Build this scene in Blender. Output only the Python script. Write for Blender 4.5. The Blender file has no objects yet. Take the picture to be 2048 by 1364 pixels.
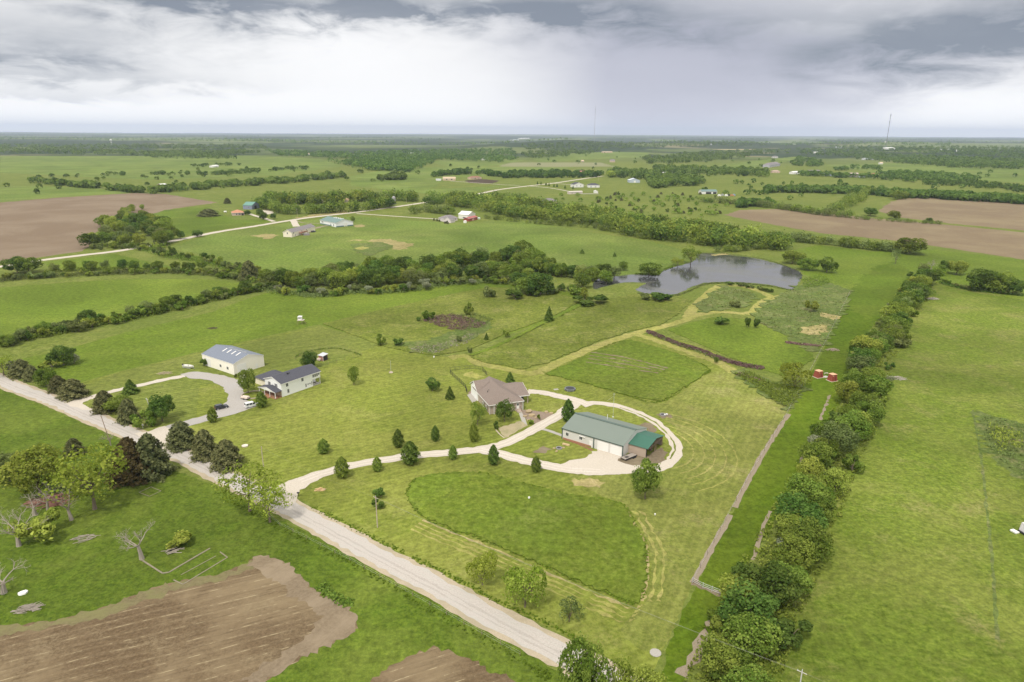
import bpy, bmesh, math, random
import numpy as np
from mathutils import Vector, Matrix
from mathutils.geometry import tessellate_polygon
R = math.radians
random.seed(7); RNG = np.random.default_rng(11)
SC = bpy.context.scene
C = SC.collection
# ------------------------------------------------------------------ camera
CAM_H = 95.0; FPX = 1365.0
PITCH = math.atan((682-266)/FPX); ROLL = R(0.3)
_f = Vector((0, math.cos(PITCH), -math.sin(PITCH))); _r0 = Vector((1,0,0)); _u0 = _r0.cross(_f)
_r = _r0*math.cos(ROLL) + _u0*math.sin(ROLL); _u = _r.cross(_f)
cam = bpy.data.cameras.new('camera'); camo = bpy.data.objects.new('camera', cam); C.objects.link(camo)
cam.sensor_width = 36.0; cam.lens = 36.0*FPX/2048.0; cam.clip_start = 0.5; cam.clip_end = 90000
M3 = Matrix((_r, _u, -_f)).transposed()
camo.matrix_world = Matrix.Translation((0,0,CAM_H)) @ M3.to_4x4()
SC.camera = camo
SC.view_settings.view_transform = 'Standard'; SC.view_settings.look = 'None'
SC.view_settings.exposure = 0.0; SC.view_settings.gamma = 1.0
SC.cycles.max_bounces = 6; SC.cycles.diffuse_bounces = 2; SC.cycles.transmission_bounces = 3
SC.cycles.volume_bounces = 0; SC.cycles.transparent_max_bounces = 4
# ------------------------------------------------------------------ world
SUN_EL = R(58); SUN_AZ = R(205)      # azimuth from +Y clockwise: behind the camera, to the left
W = bpy.data.worlds.new('World'); SC.world = W; W.use_nodes = True
nt = W.node_tree; nt.nodes.clear()
def NN(nt, t, **k):
    n = nt.nodes.new(t)
    for a, b in k.items(): setattr(n, a, b)
    return n
def setin(nt, sock, v):
    if hasattr(v, 'is_output'): nt.links.new(v, sock)
    elif isinstance(v, (tuple, list)) and len(v) == 3 and sock.type == 'RGBA': sock.default_value = (*v, 1)
    else: sock.default_value = v
def MA(nt, op, a, b=None, c=None, clamp=False):
    n = NN(nt, 'ShaderNodeMath', operation=op, use_clamp=clamp)
    setin(nt, n.inputs[0], a)
    if b is not None: setin(nt, n.inputs[1], b)
    if c is not None: setin(nt, n.inputs[2], c)
    return n.outputs[0]
def MIX(nt, f, a, b, blend='MIX'):
    n = NN(nt, 'ShaderNodeMix', data_type='RGBA', blend_type=blend)
    setin(nt, n.inputs[0], f); setin(nt, n.inputs[6], a); setin(nt, n.inputs[7], b)
    return n.outputs[2]
def NOISE(nt, vec, scale, detail=3, rough=.55, dist=0):
    n = NN(nt, 'ShaderNodeTexNoise')
    if vec is not None: nt.links.new(vec, n.inputs['Vector'])
    n.inputs['Scale'].default_value = scale; n.inputs['Detail'].default_value = detail
    n.inputs['Roughness'].default_value = rough; n.inputs['Distortion'].default_value = dist
    return n.outputs['Fac']
def SMOOTH(nt, v, a, b):
    n = NN(nt, 'ShaderNodeMapRange', interpolation_type='SMOOTHSTEP')
    setin(nt, n.inputs[0], v); n.inputs[1].default_value = a; n.inputs[2].default_value = b
    return n.outputs[0]
tc = NN(nt, 'ShaderNodeTexCoord'); sep = NN(nt, 'ShaderNodeSeparateXYZ'); nt.links.new(tc.outputs['Generated'], sep.inputs[0])
AZ0 = MA(nt, 'MULTIPLY', MA(nt, 'ARCTAN2', sep.outputs[0], sep.outputs[1]), 180/math.pi)
EL0 = MA(nt, 'MULTIPLY', MA(nt, 'ARCSINE', sep.outputs[2]), 180/math.pi)
cv = NN(nt, 'ShaderNodeCombineXYZ'); setin(nt, cv.inputs[0], AZ0); setin(nt, cv.inputs[1], MA(nt, 'MULTIPLY', EL0, 3.2))
n1 = NOISE(nt, cv.outputs[0], .085, 6, .55); n2 = NOISE(nt, cv.outputs[0], .22, 6, .6, .4)
cv2 = NN(nt, 'ShaderNodeCombineXYZ'); setin(nt, cv2.inputs[0], MA(nt,'MULTIPLY',AZ0,.5)); setin(nt, cv2.inputs[1], MA(nt, 'MULTIPLY_ADD', EL0, 6.0, 40))
n3 = NOISE(nt, cv2.outputs[0], .11, 5, .6, .3)
AZ = MA(nt, 'ADD', AZ0, MA(nt, 'MULTIPLY', MA(nt, 'SUBTRACT', n1, .5), 16))
EL = MA(nt, 'ADD', EL0, MA(nt, 'MULTIPLY', MA(nt, 'SUBTRACT', n2, .5), 3.4))
def blob(px, py, sx, sy, amp, tilt=0.0, az=None, el=None):
    d = (_f*FPX + _r*(px-1024) - _u*(py-682)).normalized()
    a0 = math.degrees(math.atan2(d.x, d.y)); e0 = math.degrees(math.asin(d.z)); k = FPX*math.pi/180
    da = MA(nt, 'SUBTRACT', az or AZ, a0); de = MA(nt, 'SUBTRACT', el or EL, e0)
    if tilt: de = MA(nt, 'SUBTRACT', de, MA(nt, 'MULTIPLY', da, tilt))
    q = MA(nt, 'ADD', MA(nt, 'POWER', MA(nt, 'MULTIPLY', da, k/sx), 2), MA(nt, 'POWER', MA(nt, 'MULTIPLY', de, k/sy), 2))
    return MA(nt, 'MULTIPLY', MA(nt, 'EXPONENT', MA(nt, 'MULTIPLY', q, -1)), amp)
def total(lst):
    s = lst[0]
    for t in lst[1:]: s = MA(nt, 'ADD', s, t)
    return s
rain = total([blob(1430, 150, 330, 150, .92, az=AZ0), blob(1330, 250, 230, 140, .55, az=AZ0), blob(1600, 220, 170, 60, .35), blob(1150, 60, 200, 60, .3), blob(1880, 120, 230, 70, .5, .06)])
dark = total([blob(420, 2, 330, 34, .85), blob(560, 50, 170, 42, .45), blob(40, 80, 230, 40, .62), blob(150, 160, 320, 14, .42), blob(60, 190, 160, 9, .3),
              blob(90, 118, 260, 18, .34), blob(770, 8, 50, 24, .6), blob(1080, 15, 240, 30, .95), blob(1330, 50, 280, 34, .55), blob(1990, 50, 260, 62, .95), blob(1800, 110, 200, 34, .45, .05)])
white = total([blob(640, 75, 140, 50, .9), blob(740, 170, 270, 110, .65), blob(250, 230, 300, 40, .4), blob(1960, 225, 240, 60, .95, .08), blob(1720, 45, 120, 28, .5), blob(330, 120, 200, 14, .4)])
skyw = MIX(nt, MA(nt, 'MULTIPLY', n3, .3), (.95,.94,.93), (.78,.785,.80))
skyw = MIX(nt, MA(nt, 'MULTIPLY', rain, 1, clamp=True), skyw, (.47,.475,.56))
dm = MA(nt, 'MULTIPLY', dark, MA(nt, 'MULTIPLY_ADD', SMOOTH(nt, n2, .25, .75), .75, .62), clamp=True)
skyw = MIX(nt, dm, skyw, (.215,.245,.30))
skyw = MIX(nt, MA(nt, 'MULTIPLY', white, MA(nt,'SUBTRACT',1,MA(nt,'MULTIPLY',dm,.8)), clamp=True), skyw, (.95,.945,.945))
# the unseen upper and rear sky: bright broken cloud, thinner than the storm ahead
up = MIX(nt, MA(nt, 'MULTIPLY', SMOOTH(nt, n1, .35, .7), .5), (1.34,1.33,1.31), (.95,.98,1.03))
front = MA(nt, 'MULTIPLY', SMOOTH(nt, sep.outputs[1], .2, .75), 1.0)
upmask = MA(nt, 'MAXIMUM', SMOOTH(nt, EL0, 13, 38), MA(nt, 'SUBTRACT', 1, front))
skyb = NN(nt, 'ShaderNodeVectorMath', operation='SCALE'); nt.links.new(skyw, skyb.inputs[0]); setin(nt, skyb.inputs['Scale'], MA(nt, 'MULTIPLY_ADD', MA(nt, 'EXPONENT', MA(nt, 'MULTIPLY', MA(nt, 'MAXIMUM', EL0, 0), -.42)), .40, 1.08))
mid = MIX(nt, upmask, skyb.outputs[0], up)
cl10 = NN(nt, 'ShaderNodeVectorMath', operation='SCALE'); nt.links.new(mid, cl10.inputs[0]); cl10.inputs['Scale'].default_value = 10
sky = NN(nt, 'ShaderNodeTexSky'); sky.sky_type = 'NISHITA'; sky.sun_disc = False; sky.sun_elevation = SUN_EL; sky.sun_rotation = SUN_AZ
mx = MIX(nt, .95, sky.outputs[0], cl10.outputs[0])
bg = NN(nt, 'ShaderNodeBackground'); nt.links.new(mx, bg.inputs[0]); bg.inputs[1].default_value = 0.1
wo = NN(nt, 'ShaderNodeOutputWorld'); nt.links.new(bg.outputs[0], wo.inputs[0])
# ------------------------------------------------------------------ sun (thin cloud in front of it: soft)
sl = bpy.data.lights.new('sun', 'SUN'); sl.energy = 3.2; sl.angle = R(6); sl.color = (1,.95,.86)
so = bpy.data.objects.new('sun', sl); C.objects.link(so)
sd = Vector((math.sin(SUN_AZ)*math.cos(SUN_EL), math.cos(SUN_AZ)*math.cos(SUN_EL), math.sin(SUN_EL)))
so.rotation_euler = sd.to_track_quat('Z', 'Y').to_euler(); so.location = (0,0,300)
# ------------------------------------------------------------------ terrain height and photo -> ground points
def sst(a, b, x):
    t = min(1, max(0, (x-a)/(b-a))); return t*t*(3-2*t)
HILLS = [(420,5400,420,700,46), (-60,4700,260,600,20), (2500,4100,500,700,26), (1500,6200,700,800,30), (-2600,7000,900,900,22), (3600,6500,900,900,30)]
def hz(x, y):
    r = math.hypot(x, y)
    if r < 3200: return 0.0
    m = sst(3200, 6500, r)
    h = m*(9*math.sin(x/1700+1.3)*math.sin(y/2300+.5) + 6*math.sin((x+y)/1100) + 5*math.sin((x-2*y)/900))
    for hx, hy, sx, sy, a in HILLS:
        h += sst(3200, 4200, r)*a*math.exp(-((x-hx)/sx)**2-((y-hy)/sy)**2)
    h += sst(11000, 22000, r)*28*(.6+.4*math.sin(math.atan2(x,y)*7+1))
    return h
def P(px, py, z=0.0):
    d = _f*FPX + _r*(px-1024) - _u*(py-682)
    if d.z > -1e-3: d.z = -1e-3
    t = (z-CAM_H)/d.z
    p = Vector((0,0,CAM_H)) + d*t
    if z == 0 and math.hypot(p.x, p.y) > 3200:
        dn = d/math.hypot(d.x, d.y); s = 3100.0
        while s < 40000:
            q = Vector((0,0,CAM_H)) + dn*s
            if q.z < hz(q.x, q.y): break
            s *= 1.01
        p = Vector((q.x, q.y, hz(q.x, q.y)))
    return p
def PP(l, z=0.0): return [P(x, y, z) for x, y in l]
def height_at(px, py, ptop):
    b = P(px, py); lo, hi = 0.0, 400.0
    for _ in range(40):
        m = (lo+hi)/2; v = Vector((b.x, b.y, b.z+m))-Vector((0,0,CAM_H))
        if 682-FPX*v.dot(_u)/v.dot(_f) > ptop: lo = m
        else: hi = m
    return lo
# ------------------------------------------------------------------ materials
MATS = {}
def mat_nodes(name):
    m = bpy.data.materials.new(name); m.use_nodes = True; nt = m.node_tree; nt.nodes.clear(); MATS[name] = m
    out = NN(nt, 'ShaderNodeOutputMaterial'); b = NN(nt, 'ShaderNodeBsdfPrincipled'); nt.links.new(b.outputs[0], out.inputs[0])
    return m, nt, b, out
def plain(name, col, rough=.7, var=.12, scale=1.5, metal=0.0, spec=.3, ridge=None):
    if name in MATS: return MATS[name]
    m, nt, b, out = mat_nodes(name)
    tc = NN(nt, 'ShaderNodeTexCoord'); n = NOISE(nt, tc.outputs['Object'], scale, 4)
    oi = NN(nt, 'ShaderNodeObjectInfo')
    dk = tuple(c*(1-var) for c in col); lt = tuple(min(1, c*(1+var)) for c in col)
    c = MIX(nt, n, dk, lt)
    nt.links.new(c, b.inputs['Base Color']); b.inputs['Roughness'].default_value = rough; b.inputs['Metallic'].default_value = metal
    b.inputs['Specular IOR Level'].default_value = spec
    if ridge:   # standing seams or clapboard: (axis, period m, depth m)
        ax, per, dep = ridge
        s = NN(nt, 'ShaderNodeSeparateXYZ'); nt.links.new(tc.outputs['Object'], s.inputs[0])
        w = MA(nt, 'FRACT', MA(nt, 'MULTIPLY', s.outputs[ax], 1/per)); w = MA(nt, 'LESS_THAN', w, .16)
        bp = NN(nt, 'ShaderNodeBump'); bp.inputs['Distance'].default_value = dep; bp.inputs['Strength'].default_value = .8
        nt.links.new(w, bp.inputs['Height']); nt.links.new(bp.outputs[0], b.inputs['Normal'])
        c2 = MIX(nt, MA(nt, 'MULTIPLY', w, .22), c, tuple(v*.55 for v in col)); nt.links.new(c2, b.inputs['Base Color'])
    return m
def shingle(name, col):
    m, nt, b, out = mat_nodes(name); tc = NN(nt, 'ShaderNodeTexCoord')
    a = NOISE(nt, tc.outputs['Object'], 3.5, 5, .8); c = MIX(nt, SMOOTH(nt, a, .3, .7), tuple(v*.72 for v in col), tuple(v*1.25 for v in col))
    a2 = NOISE(nt, tc.outputs['Object'], .35, 2); c = MIX(nt, MA(nt, 'MULTIPLY', a2, .35), c, tuple(v*1.3 for v in col))
    nt.links.new(c, b.inputs['Base Color']); b.inputs['Roughness'].default_value = .9; b.inputs['Specular IOR Level'].default_value = .15
    return m
def rotated(nt, ang):
    g = NN(nt, 'ShaderNodeNewGeometry'); mp = NN(nt, 'ShaderNodeVectorRotate', rotation_type='Z_AXIS'); mp.inputs['Angle'].default_value = -R(ang)
    nt.links.new(g.outputs['Position'], mp.inputs['Vector']); return mp.outputs[0]
def grass(name, c0, c1, c2, patch=.035, fine=1.6, stripes=None, bump=.35, dry=None, bdist=.25, streak=None):
    """c0 dark, c1 light blade colour, c2 colour of wide patches; dry = (colour, amount) of straw flecks"""
    K = lambda q: (q[0]*.80, q[1]*.775, q[2]*.74)
    c0, c1, c2 = K(c0), K(c1), K(c2); dry = (K(dry[0]), dry[1]) if dry else None
    m, nt, b, out = mat_nodes(name); g = NN(nt, 'ShaderNodeNewGeometry'); pos = g.outputs['Position']
    f1 = NOISE(nt, pos, fine, 5, .72); f2 = NOISE(nt, pos, fine*.22, 4, .65); p = NOISE(nt, pos, patch, 5, .6, .6); p2 = NOISE(nt, pos, patch*.3, 3)
    c = MIX(nt, SMOOTH(nt, f1, .32, .68), c0, c1)
    c = MIX(nt, MA(nt, 'MULTIPLY', SMOOTH(nt, f2, .35, .7), .45), c, MIX(nt, .5, c0, c2))
    c = MIX(nt, MA(nt, 'MULTIPLY', SMOOTH(nt, p, .4, .66), .6), c, MIX(nt, SMOOTH(nt, f1, .3, .7), tuple(v*.75 for v in c2), tuple(v*1.15 for v in c2)))
    c = MIX(nt, MA(nt, 'MULTIPLY', SMOOTH(nt, p2, .42, .66), .35), c, tuple(v*.72 for v in c0))
    if dry:
        d1 = NOISE(nt, pos, patch*1.7, 5, .7, .3); d = MA(nt, 'MULTIPLY', SMOOTH(nt, d1, .5, .72), SMOOTH(nt, f1, .35, .6))
        c = MIX(nt, MA(nt, 'MULTIPLY', d, dry[1]), c, dry[0])
    if stripes:
        ang, per, st = stripes
        s = NN(nt, 'ShaderNodeSeparateXYZ'); nt.links.new(rotated(nt, ang), s.inputs[0])
        y = MA(nt, 'MULTIPLY_ADD', p, 6, s.outputs[1]); w = MA(nt, 'SINE', MA(nt, 'MULTIPLY', y, 2*math.pi/per))
        y2 = MA(nt, 'SINE', MA(nt, 'MULTIPLY', y, 2*math.pi/per*.37)); w = MA(nt, 'ADD', w, MA(nt, 'MULTIPLY', y2, .6))
        w = MA(nt, 'MULTIPLY', SMOOTH(nt, w, -.6, 1.3), MA(nt, 'MULTIPLY', SMOOTH(nt, f2, .2, .6), st))
        c = MIX(nt, w, c, tuple(min(1, v*1.35+.012) for v in c1))
    f3 = NOISE(nt, pos, .45, 5, .7); p3 = NOISE(nt, pos, .013, 5, .6, .8)
    vv = MA(nt, 'MULTIPLY', MA(nt, 'MULTIPLY_ADD', SMOOTH(nt, f3, .32, .68), .44, .78), MA(nt, 'MULTIPLY_ADD', SMOOTH(nt, p3, .34, .66), .28, .86))
    sc_ = NN(nt, 'ShaderNodeVectorMath', operation='SCALE'); nt.links.new(c, sc_.inputs[0]); nt.links.new(vv, sc_.inputs['Scale']); c = sc_.outputs[0]
    nt.links.new(c, b.inputs['Base Color']); b.inputs['Roughness'].default_value = .95; b.inputs['Specular IOR Level'].default_value = .08
    bp = NN(nt, 'ShaderNodeBump'); bp.inputs['Strength'].default_value = bump; bp.inputs['Distance'].default_value = bdist
    h = MA(nt, 'ADD', f1, MA(nt, 'MULTIPLY', f2, 1.5)); nt.links.new(h, bp.inputs['Height']); nt.links.new(bp.outputs[0], b.inputs['Normal'])
    return m
def soil(name, c0, c1, c2, ang, row=3.0, rowst=.5, straw=None, patch=.012):
    m, nt, b, out = mat_nodes(name); g = NN(nt, 'ShaderNodeNewGeometry'); pos = g.outputs['Position']
    f1 = NOISE(nt, pos, 1.4, 5, .75); p = NOISE(nt, pos, patch, 5, .6, .5)
    c = MIX(nt, SMOOTH(nt, f1, .3, .7), c0, c1); c = MIX(nt, MA(nt, 'MULTIPLY', SMOOTH(nt, p, .4, .65), .8), c, c2)
    rp = rotated(nt, ang); s = NN(nt, 'ShaderNodeSeparateXYZ'); nt.links.new(rp, s.inputs[0])
    y = MA(nt, 'MULTIPLY_ADD', NOISE(nt, pos, .03, 2), 3, s.outputs[1])
    w = SMOOTH(nt, MA(nt, 'SINE', MA(nt, 'MULTIPLY', y, 2*math.pi/row)), 0, .9)
    sc = NN(nt, 'ShaderNodeCombineXYZ'); setin(nt, sc.inputs[0], MA(nt, 'MULTIPLY', s.outputs[0], .12)); setin(nt, sc.inputs[1], MA(nt, 'MULTIPLY', s.outputs[1], 1.6))
    ln = NOISE(nt, sc.outputs[0], 1.0, 5, .7)
    c = MIX(nt, MA(nt, 'MULTIPLY', w, rowst*.5), c, c2); c = MIX(nt, MA(nt, 'MULTIPLY', SMOOTH(nt, ln, .45, .7), rowst), c, tuple(v*.62 for v in c0))
    if straw:
        s2 = NN(nt, 'ShaderNodeCombineXYZ'); setin(nt, s2.inputs[0], MA(nt, 'MULTIPLY', s.outputs[0], .3)); setin(nt, s2.inputs[1], MA(nt, 'MULTIPLY', y, .5))
        br = NOISE(nt, s2.outputs[0], 1.1, 4, .7)
        thin = SMOOTH(nt, MA(nt, 'SINE', MA(nt, 'MULTIPLY', y, 2*math.pi/2.4)), .93, .99)
        c = MIX(nt, MA(nt, 'MULTIPLY', MA(nt, 'MULTIPLY', thin, SMOOTH(nt, br, .48, .62)), .85), c, straw)
        d = NOISE(nt, pos, .06, 5, .7); c = MIX(nt, MA(nt, 'MULTIPLY', SMOOTH(nt, d, .5, .75), MA(nt, 'MULTIPLY', SMOOTH(nt, f1, .35, .7), .7)), c, tuple(v*.8 for v in straw))
    nt.links.new(c, b.inputs['Base Color']); b.inputs['Roughness'].default_value = 1; b.inputs['Specular IOR Level'].default_value = .05
    bp = NN(nt, 'ShaderNodeBump'); bp.inputs['Strength'].default_value = .4; bp.inputs['Distance'].default_value = .2
    nt.links.new(MA(nt, 'ADD', f1, ln), bp.inputs['Height']); nt.links.new(bp.outputs[0], b.inputs['Normal'])
    return m
def gravel(name, c0, c1, c2):
    m, nt, b, out = mat_nodes(name); g = NN(nt, 'ShaderNodeNewGeometry'); pos = g.outputs['Position']
    f1 = NOISE(nt, pos, 3.0, 5, .8); p = NOISE(nt, pos, .16, 4, .65, .4)
    c = MIX(nt, SMOOTH(nt, f1, .3, .7), c0, c1); c = MIX(nt, MA(nt, 'MULTIPLY', SMOOTH(nt, p, .42, .68), .7), c, c2)
    nt.links.new(c, b.inputs['Base Color']); b.inputs['Roughness'].default_value = .95; b.inputs['Specular IOR Level'].default_value = .1
    bp = NN(nt, 'ShaderNodeBump'); bp.inputs['Strength'].default_value = .3; bp.inputs['Distance'].default_value = .06
    nt.links.new(f1, bp.inputs['Height']); nt.links.new(bp.outputs[0], b.inputs['Normal'])
    return m
def leafmat(name, c0, c1, hue=.05, trans=.38):
    m = bpy.data.materials.new(name); m.use_nodes = True; nt = m.node_tree; nt.nodes.clear(); MATS[name] = m
    out = NN(nt, 'ShaderNodeOutputMaterial'); at = NN(nt, 'ShaderNodeAttribute', attribute_name='tint'); oi = NN(nt, 'ShaderNodeObjectInfo')
    c = MIX(nt, at.outputs['Fac'], c0, c1)
    hs = NN(nt, 'ShaderNodeHueSaturation'); nt.links.new(c, hs.inputs['Color'])
    setin(nt, hs.inputs['Hue'], MA(nt, 'MULTIPLY_ADD', oi.outputs['Random'], hue*.6, .5-hue*.36))
    setin(nt, hs.inputs['Value'], MA(nt, 'MULTIPLY_ADD', MA(nt, 'FRACT', MA(nt, 'MULTIPLY', oi.outputs['Random'], 7.31)), .5, .90))
    d = NN(nt, 'ShaderNodeBsdfDiffuse'); t = NN(nt, 'ShaderNodeBsdfTranslucent'); ms = NN(nt, 'ShaderNodeMixShader'); ms.inputs[0].default_value = trans
    nt.links.new(hs.outputs[0], d.inputs[0]); nt.links.new(hs.outputs[0], t.inputs[0]); nt.links.new(d.outputs[0], ms.inputs[1]); nt.links.new(t.outputs[0], ms.inputs[2])
    nt.links.new(ms.outputs[0], out.inputs[0]); return m
# ------------------------------------------------------------------ mesh and object helpers
class MB:
    def __init__(s): s.v = []; s.f = []; s.m = []
    def poly(s, pts, mi=0):
        i = len(s.v); s.v += [tuple(p) for p in pts]; s.f.append(tuple(range(i, i+len(pts)))); s.m.append(mi)
        return s
    def box(s, x0, y0, z0, x1, y1, z1, mi=0, tx=0, ty=0):
        i = len(s.v)
        s.v += [(x0,y0,z0),(x1,y0,z0),(x1,y1,z0),(x0,y1,z0),(x0+tx,y0+ty,z1),(x1-tx,y0+ty,z1),(x1-tx,y1-ty,z1),(x0+tx,y1-ty,z1)]
        for q in ((3,2,1,0),(4,5,6,7),(0,1,5,4),(1,2,6,5),(2,3,7,6),(3,0,4,7)): s.f.append(tuple(i+k for k in q)); s.m.append(mi)
        return s
    def prism(s, prof, d, mi=0):
        """prof: closed 3-D polygon, d: extrusion vector"""
        n = len(prof); i = len(s.v); d = Vector(d); s.v += [tuple(Vector(p)) for p in prof]+[tuple(Vector(p)+d) for p in prof]
        s.f.append(tuple(i+k for k in range(n))[::-1]); s.m.append(mi); s.f.append(tuple(i+n+k for k in range(n))); s.m.append(mi)
        for k in range(n): s.f.append((i+k, i+(k+1)%n, i+n+(k+1)%n, i+n+k)); s.m.append(mi)
        return s
    def tube(s, pts, rad, seg=6, mi=0, cap=True):
        pts = [Vector(p) for p in pts]; rad = rad if isinstance(rad, (list, tuple)) else [rad]*len(pts); rings = []
        for k, p in enumerate(pts):
            t = (pts[min(k+1, len(pts)-1)]-pts[max(k-1, 0)]).normalized()
            a = t.cross(Vector((0,0,1)) if abs(t.z) < .9 else Vector((1,0,0))).normalized(); b = t.cross(a); i = len(s.v); rings.append(i)
            for q in range(seg):
                an = 2*math.pi*q/seg; s.v.append(tuple(p+(a*math.cos(an)+b*math.sin(an))*rad[k]))
        for k in range(len(pts)-1):
            for q in range(seg):
                s.f.append((rings[k]+q, rings[k]+(q+1)%seg, rings[k+1]+(q+1)%seg, rings[k+1]+q)); s.m.append(mi)
        if cap:
            s.f.append(tuple(rings[0]+q for q in range(seg))); s.m.append(mi); s.f.append(tuple(rings[-1]+q for q in range(seg))[::-1]); s.m.append(mi)
        return s
    def lathe(s, prof, seg=16, mi=0, cx=0, cy=0):
        rings = []
        for r, z in prof:
            i = len(s.v); rings.append(i)
            for q in range(seg): an = 2*math.pi*q/seg; s.v.append((cx+r*math.cos(an), cy+r*math.sin(an), z))
        for k in range(len(prof)-1):
            for q in range(seg): s.f.append((rings[k]+q, rings[k]+(q+1)%seg, rings[k+1]+(q+1)%seg, rings[k+1]+q)); s.m.append(mi)
        return s
    def mesh(s, name, mats):
        me = bpy.data.meshes.new(name); me.from_pydata(s.v, [], s.f)
        for m in (mats if isinstance(mats, (list, tuple)) else [mats]): me.materials.append(m)
        if any(s.m): me.polygons.foreach_set('material_index', s.m)
        bm = bmesh.new(); bm.from_mesh(me); bmesh.ops.recalc_face_normals(bm, faces=bm.faces); bm.to_mesh(me); bm.free()
        me.update(); return me
def link(name, data, parent=None, loc=(0,0,0), rz=0.0):
    o = bpy.data.objects.new(name, data); C.objects.link(o); o.location = loc; o.rotation_euler = (0,0,rz)
    if parent: o.parent = parent
    return o
def part(name, mb, mats, parent, loc=(0,0,0), rz=0.0, label=None):
    o = link(name, mb.mesh(name, mats), parent, loc, rz)
    if label: o['label'] = label
    return o
def tag(o, label, cat=None, group=None, kind=None):
    o['label'] = label
    if cat: o['category'] = cat
    if group: o['group'] = group
    if kind: o['kind'] = kind
    return o
def thing(name, label, cat, loc, rz=0.0, group=None):
    return tag(link(name, None, None, loc, rz), label, cat, group)
def single(name, mb, mats, label, cat, loc=(0,0,0), rz=0.0, group=None):
    return tag(link(name, mb.mesh(name, mats), None, loc, rz), label, cat, group)
def jitter_edge(pts, step, amp, closed=True, seed=0):
    rnd = random.Random(seed); out = []; n = len(pts)
    for i in range(n if closed else n-1):
        a, b = Vector(pts[i]), Vector(pts[(i+1) % n]); L = (b-a).length; k = max(1, min(400, int(L/step)))
        nrm = Vector((-(b-a).y, (b-a).x, 0)).normalized() if L > 0 else Vector((0,0,0))
        for j in range(k): out.append(a.lerp(b, j/k) + nrm*rnd.gauss(0, amp))
    if not closed: out.append(Vector(pts[-1]))
    return out
def smooth_line(pts, n=6, closed=False):
    pts = [Vector(p) for p in pts]; m = len(pts); out = []
    for i in range(m if closed else m-1):
        p0 = pts[(i-1) % m] if closed else pts[max(i-1,0)]; p1 = pts[i]; p2 = pts[(i+1) % m]; p3 = pts[(i+2) % m] if closed else pts[min(i+2,m-1)]
        for k in range(n):
            t = k/n; out.append(.5*((2*p1)+(p2-p0)*t+(2*p0-5*p1+4*p2-p3)*t*t+(-p0+3*p1-3*p2+p3)*t**3))
    if not closed: out.append(pts[-1])
    return out
def struct(name, data, kind='structure', label=None):
    o = link(name, data); o['kind'] = kind
    if label: o['label'] = label
    return o
_z = [0]
def sheet(name, poly, mat, z, step=2.0, amp=.35, smooth=0, skirt=0.0, world=False, label=None):
    _z[0] += 1; z += _z[0]*.00013
    pts = [Vector(p) for p in poly] if world else PP(poly)
    if smooth: pts = smooth_line(pts, smooth, True)
    d = sum((p.xy.length for p in pts))/len(pts)
    if step: pts = jitter_edge(pts, max(step, d*.006), amp*max(1, d/300), True, len(pts))
    pts = [Vector((p.x, p.y, 0)) for p in pts]; tris = tessellate_polygon([pts]); mb = MB()
    mb.v = [(p.x, p.y, z) for p in pts]; mb.f = [tuple(t) for t in tris]; mb.m = [0]*len(tris)
    if skirt:
        n = len(pts); mb.v += [(p.x, p.y, z-skirt) for p in pts]
        for i in range(n): mb.f.append((i, (i+1) % n, n+(i+1) % n, n+i)); mb.m.append(0)
    me = bpy.data.meshes.new(name); me.from_pydata(mb.v, [], mb.f); me.materials.append(mat)
    for p in me.polygons:
        if p.index < len(tris) and p.normal.z < 0: p.flip()
    me.update(); return struct(name, me, label=label)
def stroke(name, line, width, mat, z, amp=.2, sm=5, world=False, step=1.5, w2=None, label=None):
    _z[0] += 1; z += _z[0]*.00013
    pts = [Vector(p) for p in line] if world else PP(line)
    pts = smooth_line(pts, sm) if sm else pts
    pts = jitter_edge(pts, step, 0, False); rnd = random.Random(len(pts)+int(width*100)); mb = MB(); n = len(pts)
    for i, p in enumerate(pts):
        t = (pts[min(i+1,n-1)]-pts[max(i-1,0)]).normalized(); nr = Vector((-t.y, t.x, 0)); w = width+(w2-width)*i/(n-1) if w2 else width
        a = p+nr*(w/2+rnd.gauss(0,amp)); b = p-nr*(w/2+rnd.gauss(0,amp)); mb.v += [(a.x,a.y,z),(b.x,b.y,z)]
        if i: mb.f.append((2*i-2, 2*i-1, 2*i+1, 2*i)); mb.m.append(0)
    me = bpy.data.meshes.new(name); me.from_pydata(mb.v, [], mb.f); me.materials.append(mat); 
    for p in me.polygons:
        if p.normal.z < 0: p.flip()
    me.update(); return struct(name, me, label=label)
# ------------------------------------------------------------------ ground
GR = grass('pasture', (.105,.155,.020), (.20,.27,.050), (.235,.27,.065), patch=.02, fine=.9, dry=((.33,.29,.12), .30))
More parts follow.
